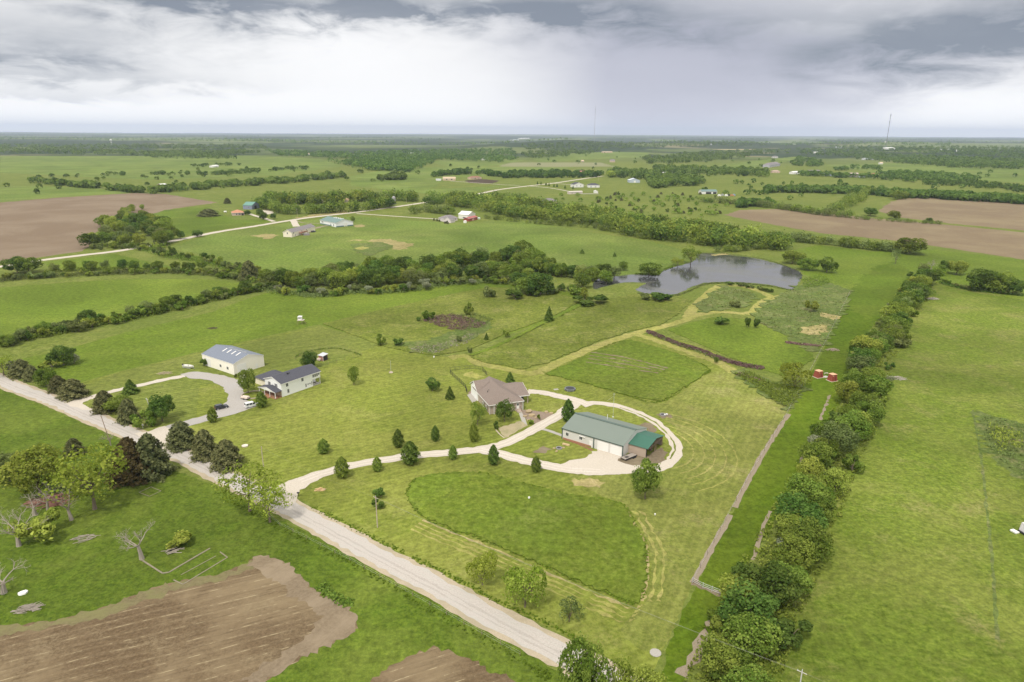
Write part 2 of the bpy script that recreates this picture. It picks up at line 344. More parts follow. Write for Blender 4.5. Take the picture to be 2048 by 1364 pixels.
# far land: woods, hay fields and pasture in patches
def land():
    m, nt, b, out = mat_nodes('land'); g = NN(nt, 'ShaderNodeNewGeometry'); pos = g.outputs['Position']
    ln = NN(nt, 'ShaderNodeVectorMath', operation='LENGTH'); nt.links.new(pos, ln.inputs[0])
    f1 = NOISE(nt, pos, .9, 5, .7); f2 = NOISE(nt, pos, .06, 5, .65, .5); f3 = NOISE(nt, pos, .008, 4, .6, .4)
    near = MIX(nt, SMOOTH(nt, f1, .3, .7), (.085,.115,.018), (.165,.192,.044)); near = MIX(nt, MA(nt,'MULTIPLY',SMOOTH(nt, f2, .4, .68),.6), near, (.19,.20,.055))
    f4 = NOISE(nt, pos, .4, 5, .7); vv = NN(nt, 'ShaderNodeVectorMath', operation='SCALE'); nt.links.new(near, vv.inputs[0]); setin(nt, vv.inputs['Scale'], MA(nt,'MULTIPLY_ADD',SMOOTH(nt, f4, .32, .68),.5,.74)); near = vv.outputs[0]
    near = MIX(nt, MA(nt,'MULTIPLY',SMOOTH(nt, f3, .42, .62),.5), near, (.105,.14,.028))
    v = NN(nt, 'ShaderNodeTexVoronoi', feature='F1', distance='CHEBYCHEV'); nt.links.new(pos, v.inputs['Vector']); v.inputs['Scale'].default_value = 1/650
    sv = NN(nt, 'ShaderNodeSeparateColor'); nt.links.new(v.outputs['Color'], sv.inputs[0])
    fld = MIX(nt, sv.outputs[0], (.08,.112,.03), (.16,.18,.065)); fld = MIX(nt, MA(nt,'GREATER_THAN',sv.outputs[1],.88), fld, (.22,.19,.11))
    fld = MIX(nt, MA(nt, 'MULTIPLY', f3, .5), fld, (.085,.11,.03))
    wn = NOISE(nt, pos, 1/700, 6, .6, 1.0); wood = SMOOTH(nt, MA(nt,'ADD',wn,MA(nt,'MULTIPLY',SMOOTH(nt, ln.outputs['Value'], 3000, 8000),.13)), .455, .50); far = MIX(nt, MA(nt,'MULTIPLY',wood,.93), fld, (.03,.05,.022))
    wn2 = NOISE(nt, pos, 1/2600, 4, .55, .8); far = MIX(nt, MA(nt,'MULTIPLY',MA(nt,'MULTIPLY',SMOOTH(nt, wn2, .50, .56),SMOOTH(nt, ln.outputs['Value'], 3500, 6000)),.85), far, MIX(nt, f3, (.10,.14,.04), (.20,.22,.09)))
    c = MIX(nt, SMOOTH(nt, ln.outputs['Value'], 2300, 3400), near, far)
    nt.links.new(c, b.inputs['Base Color']); b.inputs['Roughness'].default_value = 1; b.inputs['Specular IOR Level'].default_value = .04
    bp = NN(nt, 'ShaderNodeBump'); bp.inputs['Strength'].default_value = .3; bp.inputs['Distance'].default_value = .25
    nt.links.new(f1, bp.inputs['Height']); nt.links.new(bp.outputs[0], b.inputs['Normal']); return m
def build_ground():
    na, radii = 480, [0]+[8*1.075**k for k in range(120)]
    radii = [r for r in radii if r < 42000]+[42000]; v = [(0,0,0)]; f = []
    for r in radii[1:]:
        for a in range(na):
            an = 2*math.pi*a/na; x, y = r*math.sin(an), r*math.cos(an); v.append((x, y, hz(x, y)))
    for a in range(na): f.append((0, 1+(a+1) % na, 1+a))
    for k in range(len(radii)-2):
        i = 1+k*na
        for a in range(na): f.append((i+a, i+(a+1) % na, i+na+(a+1) % na, i+na+a))
    me = bpy.data.meshes.new('ground'); me.from_pydata(v, [], f); me.materials.append(land())
    for p in me.polygons:
        if p.normal.z < 0: p.flip()
    for p in me.polygons: p.use_smooth = True
    me.update(); struct('ground', me)
build_ground()
LAWN = grass('lawn_grass', (.125,.168,.020), (.225,.262,.050), (.26,.275,.065), patch=.03, fine=1.3, stripes=(33, 2.0, .27), bump=.25, dry=((.40,.35,.16), .30), bdist=.12)
LAWN2 = grass('lawn_grass_right', (.125,.165,.026), (.23,.257,.06), (.275,.28,.08), patch=.035, fine=1.4, stripes=(63, 1.9, .26), bump=.25, dry=((.38,.32,.17), .55), bdist=.12)
LAWN3 = grass('lawn_grass_left', (.11,.15,.025), (.20,.235,.05), (.22,.24,.06), patch=.03, fine=1.3, stripes=(28, 2.0, .36), bump=.25, dry=((.33,.30,.14), .2), bdist=.12)
MEAD = grass('meadow_grass', (.085,.125,.014), (.20,.235,.042), (.235,.26,.06), patch=.05, fine=1.0, bump=.7, dry=((.40,.35,.17), .45), bdist=.4)
MEADF = grass('front_meadow_grass', (.095,.138,.014), (.21,.262,.042), (.145,.228,.024), patch=.03, fine=1.1, bump=.7, dry=((.30,.30,.11), .3), bdist=.4)
BRIGHT = grass('verge_grass', (.058,.108,.010), (.145,.212,.022), (.18,.225,.04), patch=.03, fine=1.2, bump=.7, bdist=.4)
LANE = grass('lane_grass', (.062,.115,.005), (.115,.18,.012), (.15,.20,.02), patch=.025, fine=1.5, bump=.3, bdist=.15, stripes=(33, 1.7, .12))
RIGHTP = grass('right_pasture_grass', (.085,.138,.013), (.20,.265,.038), (.235,.265,.06), patch=.035, fine=1.0, bump=.6, dry=((.32,.27,.13), .5), bdist=.35)
ROUGH = grass('weedy_grass', (.080,.13,.025), (.18,.24,.06), (.20,.225,.085), patch=.07, fine=.8, bump=.9, dry=((.37,.29,.18), .55), bdist=.6)
PALE = grass('mown_path_grass', (.25,.27,.065), (.38,.37,.11), (.40,.36,.14), patch=.08, fine=1.5, bump=.2, bdist=.1)
DRY = grass('dry_clippings', (.27,.25,.08), (.42,.37,.17), (.45,.37,.20), patch=.2, fine=2.0, bump=.3, bdist=.15)
LEFTF = grass('hay_field_grass', (.085,.145,.012), (.175,.245,.030), (.20,.255,.04), patch=.014, fine=1.1, bump=.4, bdist=.25)
FARG = grass('far_pasture_grass', (.10,.165,.025), (.19,.26,.05), (.22,.265,.065), patch=.009, fine=.4, bump=.3, dry=((.32,.30,.14), .25))
PLOW = soil('ploughed_soil', (.15,.109,.071), (.205,.152,.102), (.23,.178,.123), 75, 5.0, .30)
PLOW2 = soil('ploughed_soil_right', (.15,.11,.068), (.205,.153,.097), (.235,.187,.11), -12, 6.0, .30, straw=(.28,.235,.14))
STUB = soil('stubble_soil', (.092,.063,.035), (.165,.117,.068), (.225,.17,.10), 24, 2.4, .42, straw=(.34,.275,.165), patch=.05)
BARE = soil('bare_earth', (.135,.105,.068), (.20,.16,.105), (.23,.19,.125), 10, 3, .2, patch=.1)
ROAD = gravel('road_gravel', (.35,.32,.28), (.465,.43,.38), (.40,.375,.335))
SHLD = gravel('road_shoulder_gravel', (.33,.27,.185), (.43,.36,.26), (.29,.25,.165))
DRIVE = gravel('drive_gravel', (.40,.35,.285), (.55,.49,.41), (.46,.405,.33))
CONC = gravel('concrete_slab', (.32,.295,.255), (.39,.365,.325), (.35,.325,.29))
TRACK = gravel('dirt_track_soil', (.20,.16,.11), (.29,.24,.175), (.24,.20,.135))
def offset_px(line, off):
    pts = smooth_line(PP(line), 5); out = []
    for i, p in enumerate(pts):
        t = (pts[min(i+1,len(pts)-1)]-pts[max(i-1,0)]).normalized(); out.append(p+Vector((-t.y,t.x,0))*off)
    return out
RUT = gravel('wheel_rut_gravel', (.36,.32,.28), (.475,.43,.385), (.41,.375,.34)); RUTD = gravel('drive_rut_gravel', (.45,.40,.34), (.60,.54,.46), (.52,.46,.39)); CROWN = gravel('road_crown_gravel', (.31,.28,.245), (.42,.38,.335), (.36,.335,.30)); GCROWN = grass('grassy_crown', (.30,.29,.16), (.44,.40,.26), (.36,.36,.2), patch=.2, fine=2)
# --- open grass
sheet('field', [(-400,820),(0,778),(60,800),(180,852),(250,885),(335,935),(440,975),(560,1040),(700,1105),(860,1195),(1060,1305),(1200,1385),(1250,1480),(-900,1480)], BRIGHT, .004, step=1.5)
sheet('lawn', [(150,797),(140,772),(250,742),(405,704),(520,677),(640,652),(700,668),(765,692),(850,712),(942,714),(1045,740),(1080,731),(1200,690),(1290,668),(1330,672),(1420,700),(1480,742),(1540,790),(1575,822),(1500,948),(1440,1058),(1387,1163),(1330,1290),(1300,1360),(1260,1340),(1100,1256),(970,1196),(853,1135),(736,1076),(648,1029),(589,990),(457,938),(386,905),(332,884),(293,862),(257,846),(198,822),(164,807)], LAWN, .008, step=1.2, amp=.2)
sheet('lawn', [(1140,945),(1300,940),(1362,900),(1345,850),(1280,815),(1240,800),(1330,806),(1420,745),(1480,745),(1545,794),(1575,822),(1500,948),(1440,1058),(1387,1163),(1335,1280),(1290,1300),(1240,1260),(1290,1200),(1300,1100),(1260,1020),(1190,985)], LAWN2, .012, step=1.2, amp=.2, smooth=3)
sheet('lawn', [(165,805),(145,780),(250,742),(405,706),(520,680),(640,653),(700,668),(760,690),(700,710),(620,745),(400,770),(390,840),(300,870)], LAWN3, .012, step=1.2, amp=.3)
sheet('field', [(140,770),(100,785),(30,720),(110,705),(250,665),(420,625),(512,592),(560,580),(640,585),(760,575),(900,560),(1040,570),(1150,585),(1170,605),(1100,640),(930,700),(850,710),(765,690),(640,648),(400,703),(250,740)], LEFTF, .012, step=1.5, amp=.2)
sheet('field', [(0,575),(130,565),(260,558),(400,558),(480,566),(506,576),(440,594),(300,616),(160,645),(60,662),(-100,690),(-400,740),(-400,600)], LEFTF, .008)
sheet('field', [(85,525),(160,516),(228,508),(290,522),(365,538),(300,545),(170,540),(95,534)], LEFTF, .008)
sheet('field', [(336,498),(380,480),(440,466),(512,455),(620,440),(720,432),(800,440),(880,444),(960,445),(1010,436),(1100,450),(1200,468),(1290,480),(1370,500),(1390,530),(1330,545),(1180,555),(1060,520),(960,510),(900,530),(700,545),(560,560),(500,540),(420,510)], FARG, .012)
sheet('field', [(285,415),(340,408),(420,415),(470,440),(560,440),(450,458),(380,470),(330,470),(300,440)], LEFTF, .01)
sheet('field', [(-300,402),(-300,372),(80,372),(210,378),(300,386),(270,385),(120,394),(0,404)], FARG, .012)
# --- tall meadow blocks, a hand taller than the mown grass
sheet('meadow', [(942,715),(1024,682),(1174,607),(1271,588),(1301,590),(1359,593),(1384,602),(1351,632),(1321,650),(1264,662),(1199,682),(1114,718),(1080,729),(1043,739),(963,724)], MEAD, .33, skirt=.33, step=.8, amp=.4)
sheet('meadow', [(1092,748),(1170,713),(1245,683),(1262,680),(1330,700),(1390,722),(1418,740),(1402,753),(1322,803),(1250,790),(1170,766)], MEADF, .33, skirt=.33, step=.8, amp=.38)
sheet('meadow', [(815,988),(822,972),(833,959),(870,950),(920,947),(971,948),(1040,966),(1104,982),(1160,994),(1206,999),(1247,1012),(1271,1053),(1288,1090),(1291,1130),(1288,1165),(1280,1196),(1264,1205),(1227,1192),(1150,1160),(1070,1124),(968,1080),(900,1058),(839,1027)], MEADF, .36, skirt=.36, step=.7, amp=.36, smooth=2)
sheet('meadow', [(645,648),(770,618),(920,585),(980,575),(1080,578),(1165,600),(1100,636),(1010,668),(940,700),(870,712),(800,700),(765,692),(700,668)], MEAD, .28, skirt=.27, step=1.2, amp=.2)
sheet('meadow', [(1335,660),(1385,645),(1430,634),(1500,640),(1560,665),(1620,695),(1628,718),(1570,752),(1520,738),(1440,706),(1390,684)], LEFTF, .2, skirt=.19, step=1.2, amp=.3)
sheet('meadow', [(1500,632),(1520,612),(1560,590),(1600,570),(1640,560),(1702,582),(1690,612),(1655,685),(1625,705),(1560,668),(1520,645)], ROUGH, .35, skirt=.34, step=1.4, amp=1.1)
sheet('meadow', [(1395,612),(1420,588),(1450,572),(1510,588),(1508,600),(1485,614),(1440,622),(1400,624)], ROUGH, .35, skirt=.34, step=1.4, amp=1.1)
sheet('meadow', [(1468,748),(1490,738),(1540,765),(1610,775),(1600,790),(1578,822),(1540,796),(1500,775)], ROUGH, .4, skirt=.39, step=1.4, amp=1.1)
sheet('meadow', [(790,690),(860,680),(930,652),(950,640),(985,650),(970,668),(915,690),(870,708),(830,703)], ROUGH, .36, skirt=.09, step=1.4, amp=1.1)
# --- the lane beside the hedge, the pasture beyond it
sheet('lane', [(1695,592),(1722,578),(1760,584),(1785,604),(1740,660),(1700,720),(1690,790),(1640,880),(1600,960),(1540,1060),(1480,1150),(1440,1230),(1400,1300),(1365,1364),(1320,1364),(1335,1290),(1387,1180),(1440,1075),(1500,962),(1575,834),(1600,790),(1650,694)], LANE, .016, step=1.2, amp=.2)
sheet('field', [(1850,560),(1960,588),(2048,596),(2500,640),(2600,1480),(1400,1480),(1480,1300),(1580,1150),(1680,980),(1740,820),(1780,700),(1830,600)], RIGHTP, .008, step=2)
sheet('field', [(1950,820),(2048,850),(2300,900),(2300,1000),(2048,965),(2000,925),(1965,900)], ROUGH, .02, step=1.5, amp=1.3)
stroke('dirt_strip', [(1945,820),(1960,900),(1972,1000),(1985,1130),(1995,1280)], .7, ROUGH, .02, amp=.15)
stroke('dirt_strip', [(1578,828),(1540,885),(1500,955),(1470,1015)], 1.5, TRACK, .024, amp=.15)
stroke('dirt_strip', [(1462,1030),(1430,1085),(1408,1125),(1386,1166)], 1.4, TRACK, .024, amp=.15)
stroke('dirt_strip', [(1384,1162),(1405,1175),(1442,1189)], 1.4, BARE, .028, amp=.25)
stroke('dirt_strip', [(1635,855),(1610,905),(1600,925)], .7, TRACK, .024, amp=.12)
stroke('dirt_strip', [(1540,1022),(1525,1060),(1506,1120)], .9, TRACK, .024, amp=.15)
stroke('dirt_strip', [(1420,1240),(1395,1290),(1360,1350)], 1.6, TRACK, .024, amp=.6)
stroke('dirt_strip', [(1660,790),(1640,840)], .6, TRACK, .024, amp=.25)
# --- ploughed land
sheet('ploughed_field', [(-300,430),(0,405),(120,395),(270,386),(330,388),(435,405),(330,420),(270,440),(215,455),(180,470),(186,488),(165,502),(100,512),(0,527),(-300,560)], PLOW, .02)
sheet('ploughed_field', [(1448,430),(1480,420),(1560,418),(1680,430),(1800,441),(1900,450),(2048,465),(2400,495),(2400,560),(2048,519),(1900,497),(1800,482),(1640,466),(1560,452)], PLOW2, .02)
sheet('ploughed_field', [(1755,422),(1780,405),(1822,391),(1900,396),(2048,405),(2400,425),(2400,490),(2048,461),(1900,447),(1800,435)], PLOW2, .03)
sheet('ploughed_field', [(928,361),(960,358),(1000,361),(985,367),(940,366)], soil('dark_soil', (.06,.045,.03), (.09,.065,.045), (.08,.06,.04), 0), .03)
sheet('stubble_field', [(-500,1300),(0,1255),(180,1225),(330,1168),(440,1148),(520,1112),(548,1118),(578,1132),(612,1162),(642,1190),(690,1213),(716,1245),(700,1266),(640,1297),(585,1325),(530,1364),(470,1440),(-700,1440)], STUB, .02, step=.8, amp=.35, smooth=2)
sheet('stubble_field', [(720,1374),(790,1330),(850,1298),(905,1304),(1000,1350),(1030,1364),(1060,1440),(650,1440)], STUB, .02, step=.8, amp=.4, smooth=2)
HEADL = soil('headland_straw', (.15,.113,.073), (.225,.175,.115), (.255,.20,.135), 60, 2, .2, patch=.1); EDGES = soil('field_edge_straw', (.13,.11,.055), (.19,.158,.085), (.175,.165,.07), 24, 2, .2, patch=.2)
sheet('stubble_field', [(498,1122),(520,1112),(548,1118),(578,1132),(612,1162),(642,1190),(690,1213),(716,1245),(700,1266),(640,1297),(585,1325),(530,1364),(480,1364),(560,1312),(612,1272),(640,1240),(618,1212),(580,1190),(560,1165),(525,1150)], HEADL, .026, step=.8, amp=.5, smooth=2)
sheet('stubble_field', [(-60,1256),(0,1255),(180,1225),(330,1168),(440,1148),(500,1121),(510,1132),(450,1160),(340,1184),(190,1240),(0,1270),(-60,1272)], EDGES, .024, step=.8, amp=.5, smooth=2)
sheet('field', [(1420,300),(1520,290),(1600,291),(1600,298),(1500,300)], plain('straw_field', (.42,.34,.17), 1, scale=.02), .1, amp=.5)
sheet('field', [(1000,325),(1200,325),(1230,333),(1100,334),(1000,333)], plain('hay_stubble', (.19,.19,.085), 1, scale=.02), .1, amp=.5)
sheet('field', [(1060,315),(1180,303),(1300,305),(1290,315),(1180,318),(1080,325)], FARG, .1, amp=.5)
sheet('field', [(860,322),(1000,316),(1050,320),(1000,330),(900,336)], FARG, .1)
sheet('field', [(700,352),(800,335),(950,333),(1150,335),(1000,352),(900,355),(860,378),(1000,372),(1050,365),(900,392),(700,372)], FARG, .06)
sheet('field', [(0,345),(0,312),(300,312),(500,312),(640,318),(690,332),(560,350),(300,360)], FARG, .06)
sheet('field', [(1380,345),(1450,328),(1620,310),(1640,312),(1560,325),(1520,335)], FARG, .06)
sheet('field', [(1640,330),(1800,325),(2048,338),(2300,345),(2300,370),(2048,365),(1850,358)], FARG, .06)
sheet('field', [(1560,505),(1640,490),(1740,503),(1850,497),(2048,520),(2400,565),(2400,640),(2048,600),(1850,560),(1800,585),(1702,584),(1640,562),(1606,548),(1598,530)], LEFTF, .010)
MIDG = grass('lane_end_grass', (.075,.13,.008), (.145,.215,.022), (.175,.225,.03), patch=.02, fine=1.3, bump=.35)
sheet('field', [(1690,600),(1712,572),(1745,536),(1790,528),(1830,548),(1800,600),(1740,640)], MIDG, .014, step=2, amp=1.0, smooth=2)
# --- pond
def water():
    m, nt, b, out = mat_nodes('pond_water'); g = NN(nt, 'ShaderNodeNewGeometry'); pos = g.outputs['Position']
    p = NOISE(nt, pos, .03, 4, .6, 1.5); c = MIX(nt, SMOOTH(nt, p, .45, .7), (.05,.05,.054), (.10,.097,.083))
    nt.links.new(c, b.inputs['Base Color']); setin(nt, b.inputs['Roughness'], MA(nt, 'MULTIPLY_ADD', SMOOTH(nt, p, .4, .65), .16, .05)); b.inputs['IOR'].default_value = 1.36
    n = NOISE(nt, pos, 1.1, 3); bp = NN(nt, 'ShaderNodeBump'); bp.inputs['Strength'].default_value = .10; bp.inputs['Distance'].default_value = .15
    nt.links.new(n, bp.inputs['Height']); nt.links.new(bp.outputs[0], b.inputs['Normal']); return m
POND = [(1190,561),(1186,570),(1188,577),(1198,577),(1221,570),(1249,565),(1294,566),(1278,574),(1272,580),(1289,586),(1315,588),(1344,589),(1366,582),(1380,575),(1404,567),(1424,564),(1474,564),(1536,569),(1570,577),(1591,579),(1597,566),(1604,551),(1598,543),(1580,535),(1561,529),(1530,521),(1500,515),(1454,510),(1420,507),(1395,508),(1390,520),(1372,528),(1346,535),(1324,543),(1315,551),(1274,549),(1241,552),(1212,554),(1200,557)]
sheet('pond_bank', [(x+(x-1400)*.008, y+(2 if y > 555 else -1)) for x, y in POND], ROUGH, .016, step=1.5, amp=.8, smooth=2)
sheet('pond', POND, water(), .03, step=2, amp=.25, smooth=3)
# --- roads and drives
ROADC = [(-420,590),(-200,672),(0,760.5),(50,781),(111,803),(180,833),(250,862),(330,896),(400,927),(448,953),(560,1007),(662,1061),(765,1117),(882,1178),(1000,1243),(1100,1295),(1195,1345),(1330,1420),(1500,1520)]
stroke('gravel_road', ROADC, 7.9, SHLD, .030, amp=.2)
stroke('gravel_road', ROADC, 5.4, ROAD, .036, amp=.25)
for off in (-1.75, -.55, .65, 1.8): stroke('gravel_road', offset_px(ROADC, off), .75, RUT, .039, amp=.12, sm=0, world=True)
stroke('gravel_road', offset_px(ROADC, .05), .5, CROWN, .040, amp=.15, sm=0, world=True); stroke('gravel_road', offset_px(ROADC, -1.15), .35, CROWN, .041, amp=.12, sm=0, world=True)
FARR = [(-300,575),(0,533.5),(80,521),(160,511),(228,503),(300,491),(385,474),(440,463),(512,452),(560,444),(620,435),(700,426),(760,418),(830,408),(900,397),(960,387),(1000,379),(1060,371.5),(1110,366),(1160,358.5),(1206,352)]
stroke('gravel_road', FARR, 8.0, DRIVE, .06, amp=.3, step=4)
stroke('gravel_road', [(713,427),(790,432.5),(850,436.5),(888,439)], 4, DRIVE, .05, amp=.2, step=3)
stroke('gravel_road', [(586,440),(593,453)], 7, DRIVE, .05, amp=.2, step=3)
stroke('gravel_road', [(590,441),(610,446),(640,447)], 2.5, TRACK, .045, amp=.3, step=3)
stroke('gravel_road', [(628,457),(650,452),(668,451)], 5, TRACK, .045, amp=.3, step=3)
stroke('gravel_road', [(548,443),(530,437),(512,432),(500,428)], 5, DRIVE, .05, amp=.2, step=3)
sheet('gravel_road', [(524,420),(545,423),(548,427),(534,429)], DRIVE, .05, step=3, amp=.2)
sheet('bare_yard', [(525,416),(545,417),(570,420),(560,426),(548,424),(530,420)], BARE, .045, step=3, amp=.4)
stroke('gravel_road', [(1060,372),(1100,376),(1140,383)], 4, DRIVE, .07, amp=.2, step=4)
stroke('gravel_road', [(1100,366),(1150,370),(1200,372)], 4, DRIVE, .07, amp=.2, step=4)
stroke('gravel_road', [(900,362),(1000,369),(1040,371)], 4, DRIVE, .07, amp=.2, step=4)
stroke('driveway', [(560,992),(575,976),(600,963),(640,948),(700,932),(760,921),(830,911),(900,905),(960,899),(1010,887),(1055,865),(1100,841),(1130,823),(1150,808)], 4.3, DRIVE, .044, amp=.18)
sheet('driveway', [(540,990),(565,1010),(585,1012),(595,995),(600,980),(640,957),(600,955),(570,965)], DRIVE, .042, step=1, amp=.2, smooth=2)
stroke('driveway', [(1180,812),(1150,800),(1115,792),(1085,785),(1056,783)], 4.2, DRIVE, .048, amp=.2)
stroke('driveway', [(1120,826),(1150,808),(1185,806),(1220,809),(1268,823),(1308,843),(1338,868),(1353,895),(1346,918),(1318,936),(1280,942)], 3.5, DRIVE, .052, amp=.25)
stroke('grass_strip', [(1240,815),(1280,829),(1315,849),(1340,874),(1350,896),(1340,918)], .55, LAWN2, .056, amp=.15)
stroke('driveway', [(960,899),(1000,908),(1040,919),(1090,930),(1140,939),(1200,942),(1260,940),(1300,934)], 4.6, DRIVE, .056, amp=.2)
sheet('driveway', [(1139,921),(1171,916),(1187,904),(1197,896),(1218,900),(1246,914),(1242,922),(1258,928),(1290,929),(1310,934),(1270,943),(1228,949),(1179,951),(1139,947),(1100,940)], DRIVE, .060, step=1, amp=.25)
sheet('bare_yard', [(1236,922),(1262,905),(1300,910),(1322,895),(1335,905),(1320,926),(1290,932),(1258,930)], BARE, .064, step=1, amp=.3)
sheet('bare_yard', [(1270,850),(1290,845),(1308,850),(1316,862),(1300,866),(1296,858)], BARE, .040, step=1, amp=.4)
for ln in ([(600,963),(640,948),(700,932),(760,921),(830,911),(900,905),(960,899),(1010,887),(1055,865),(1100,841),(1130,823)], [(1180,812),(1150,800),(1115,792),(1085,785),(1060,783)], [(370,752),(340,757),(300,766),(250,777),(205,788)], [(960,899),(1000,908),(1040,919),(1090,930),(1140,939),(1200,942)]):
    for off in (-.8,.8): stroke('driveway', offset_px(ln, off), .6, RUTD, .066, amp=.1, sm=0, world=True)
stroke('path', [(1086,858),(1105,864),(1126,872)], 1.5, CONC, .030, amp=.05)
sheet('path', [(1037.5,826),(1046,824),(1055,851),(1047,853)], CONC, .034, step=0)
sheet('flower_bed', [(1126,878),(1165,893),(1184,902),(1186,899),(1150,885),(1127,874)], plain('red_mulch', (.22,.10,.06), .95, .3, 3), .035, step=.8, amp=.1)
sheet('rock_bed', [(1040,820),(1060,820),(1102,826),(1108,830),(1068,848),(1056,846),(1046,828)], gravel('rock_bed_stone', (.17,.125,.09), (.30,.235,.18), (.20,.155,.115)), .036, step=.8, amp=.25)
sheet('rock_bed', [(995,856),(1040,842),(1056,851),(1010,876),(1003,868)], gravel('straw_bed', (.29,.24,.14), (.40,.34,.22), (.22,.21,.10)), .036, step=.8, amp=.25)
sheet('patio', [(934,790),(953,782),(963,796),(945,806)], CONC, .036, step=0)
sheet('patio', [(936,786),(950,774),(965,793),(950,803)], plain('patio_paver', (.24,.17,.13), .9, .3, 2), .032, step=0)
# left property drive
sheet('driveway', [(360,748),(385,743.5),(410,745),(440,750),(468,757),(478,760),(486,779),(487,795),(500,806),(516,812),(470,828),(420,841),(389,849),(340,866),(312,880),(293,868),(330,853),(385,837),(415,829),(440,815),(454,804),(458,791),(446,775),(430,765),(419,760),(400,758),(380,757)], gravel('grey_drive_gravel', (.30,.275,.245), (.40,.37,.335), (.35,.33,.31)), .046, step=1, amp=.25)
stroke('driveway', [(370,752),(340,757),(300,766),(250,777),(205,788),(175,798),(150,806)], 3.4, DRIVE, .044, amp=.25)
sheet('driveway', [(118,795),(140,797),(175,792),(200,790),(175,800),(165,808),(190,822),(140,812)], DRIVE, .042, step=1, amp=.2, smooth=2)
sheet('driveway', [(270,868),(293,864),(330,852),(345,866),(335,886),(345,905),(300,890)], DRIVE, .050, step=1, amp=.2, smooth=2)
sheet('concrete_apron', [(478,752),(494,748),(500,757),(484,764)], CONC, .06, step=0)
# --- mown paths, windrows, garden rows, bare patches
stroke('path', [(1085,742),(1120,724),(1200,690),(1270,667),(1330,652),(1370,640),(1400,629),(1440,624),(1490,628)], 5.2, PALE, .020, amp=.3)
stroke('path', [(1490,628),(1508,622),(1522,606),(1545,596),(1590,586)], 5.5, PALE, .024, amp=.3)
stroke('path', [(1375,636),(1388,614),(1410,594),(1428,578),(1445,570)], 6, PALE, .024, amp=.3)
stroke('path', [(1430,572),(1480,572),(1520,583),(1545,596)], 5, PALE, .028, amp=.3)
stroke('path', [(1270,668),(1310,680),(1370,702),(1430,722),(1470,745)], 5, PALE, .024, amp=.4)
stroke('path', [(1085,744),(1050,746),(1000,735),(960,728),(935,712),(900,716)], 5, PALE, .024, amp=.4)
stroke('path', [(940,712),(1000,690),(1090,645),(1170,607)], 2.4, LEFTF, .40, amp=.2)
for rr in (0, 3.2, 6.4, 9.6, 12.8):
    c0 = P(1352, 893); arc = [c0+Vector((math.cos(a)*(12+rr)*1.0, math.sin(a)*(15+rr*1.1), 0)) for a in np.linspace(-1.3, 1.15, 16)]
    stroke('cut_grass', [a-Vector((7,0,0)) for a in arc], .5, PALE, .020, amp=.15, world=True)
for off in (0, 1.7, 3.6):
    l = PP([(1253,1022),(1274,1056),(1292,1092),(1296,1130),(1292,1172),(1283,1202)]); l = [p+Vector((off,0,0)) for p in l]
    stroke('cut_grass', l, .45 if off else .9, DRY if off < 1 else PALE, .02+off*.001, amp=.3, world=True)
for off in (0, 1.8, 3.4, 5.2):
    l = PP([(845,1040),(905,1066),(970,1090),(1070,1134),(1150,1171),(1225,1202),(1262,1217),(1285,1210)]); l = [p+Vector((-off*.45,-off*.8,0)) for p in l]
    stroke('cut_grass', l, .4, DRY if off < 1 else PALE, .02+off*.001, amp=.25, world=True)
for dy in (0, 6, 12, 19):
    stroke('garden_row', [(1182-dy*.5,706+dy),(1250-dy*.3,716+dy*1.1),(1335-dy,738+dy*.5)], .8, BARE, .345+dy*.0005, amp=.3)
sheet('bare_patch', [(1135,960),(1170,955),(1210,965),(1200,976),(1160,972)], DRY, .016, step=.6, amp=.6)
sheet('bare_patch', [(1065,905),(1085,893),(1100,898),(1090,908)], BARE, .016, step=.6, amp=.5)
sheet('bare_patch', [(1312,829),(1335,826),(1345,834),(1325,838)], BARE, .016, step=.6, amp=.4)
sheet('bare_patch', [(500,472),(530,468),(560,470),(540,478)], DRY, .05, step=2, amp=.8)
sheet('bare_patch', [(705,451),(725,449),(728,453),(710,455)], DRY, .05, step=2, amp=.8)
sheet('bare_patch', [(580,437),(640,427),(700,420),(705,424),(640,433)], DRY, .05, step=2, amp=.8)
sheet('bare_patch', [(930,745),(945,742),(968,752),(955,757),(925,752)], PALE, .036, step=.6, amp=.5)
sheet('bare_patch', [(1420,510),(1450,506),(1462,509),(1430,512)], DRY, .034, step=2, amp=.8)
sheet('bare_patch', [(1643,626),(1680,634),(1668,642),(1640,634)], DRY, .36, step=1, amp=.8)
sheet('bare_patch', [(1600,656),(1660,650),(1640,672),(1600,668)], DRY, .36, step=1, amp=.9)
sheet('bare_patch', [(700,488),(760,484),(790,492),(740,512),(712,504)], ROUGH, .2, step=1.5, amp=.6)
sheet('bare_patch', [(708,496),(726,493),(741,496),(725,500),(712,499)], PALE, .22, step=1.5, amp=.4)
sheet('bare_patch', [(690,482),(780,478),(830,490),(800,500),(720,478)], DRY, .03, step=2, amp=1)
stroke('ditch_grass', [(462,946),(560,998),(650,1040),(740,1085),(860,1146),(975,1207),(1100,1268),(1200,1322)], 2.0, BRIGHT, .008, amp=.4)
stroke('ditch_grass', [(335,892),(400,912),(470,948)], 1.8, BRIGHT, .008, amp=.3)
sheet('water_strip', [(1640,346),(1700,346),(1740,351),(1730,355),(1650,352)], MATS['pond_water'], .1, step=5, amp=.5)
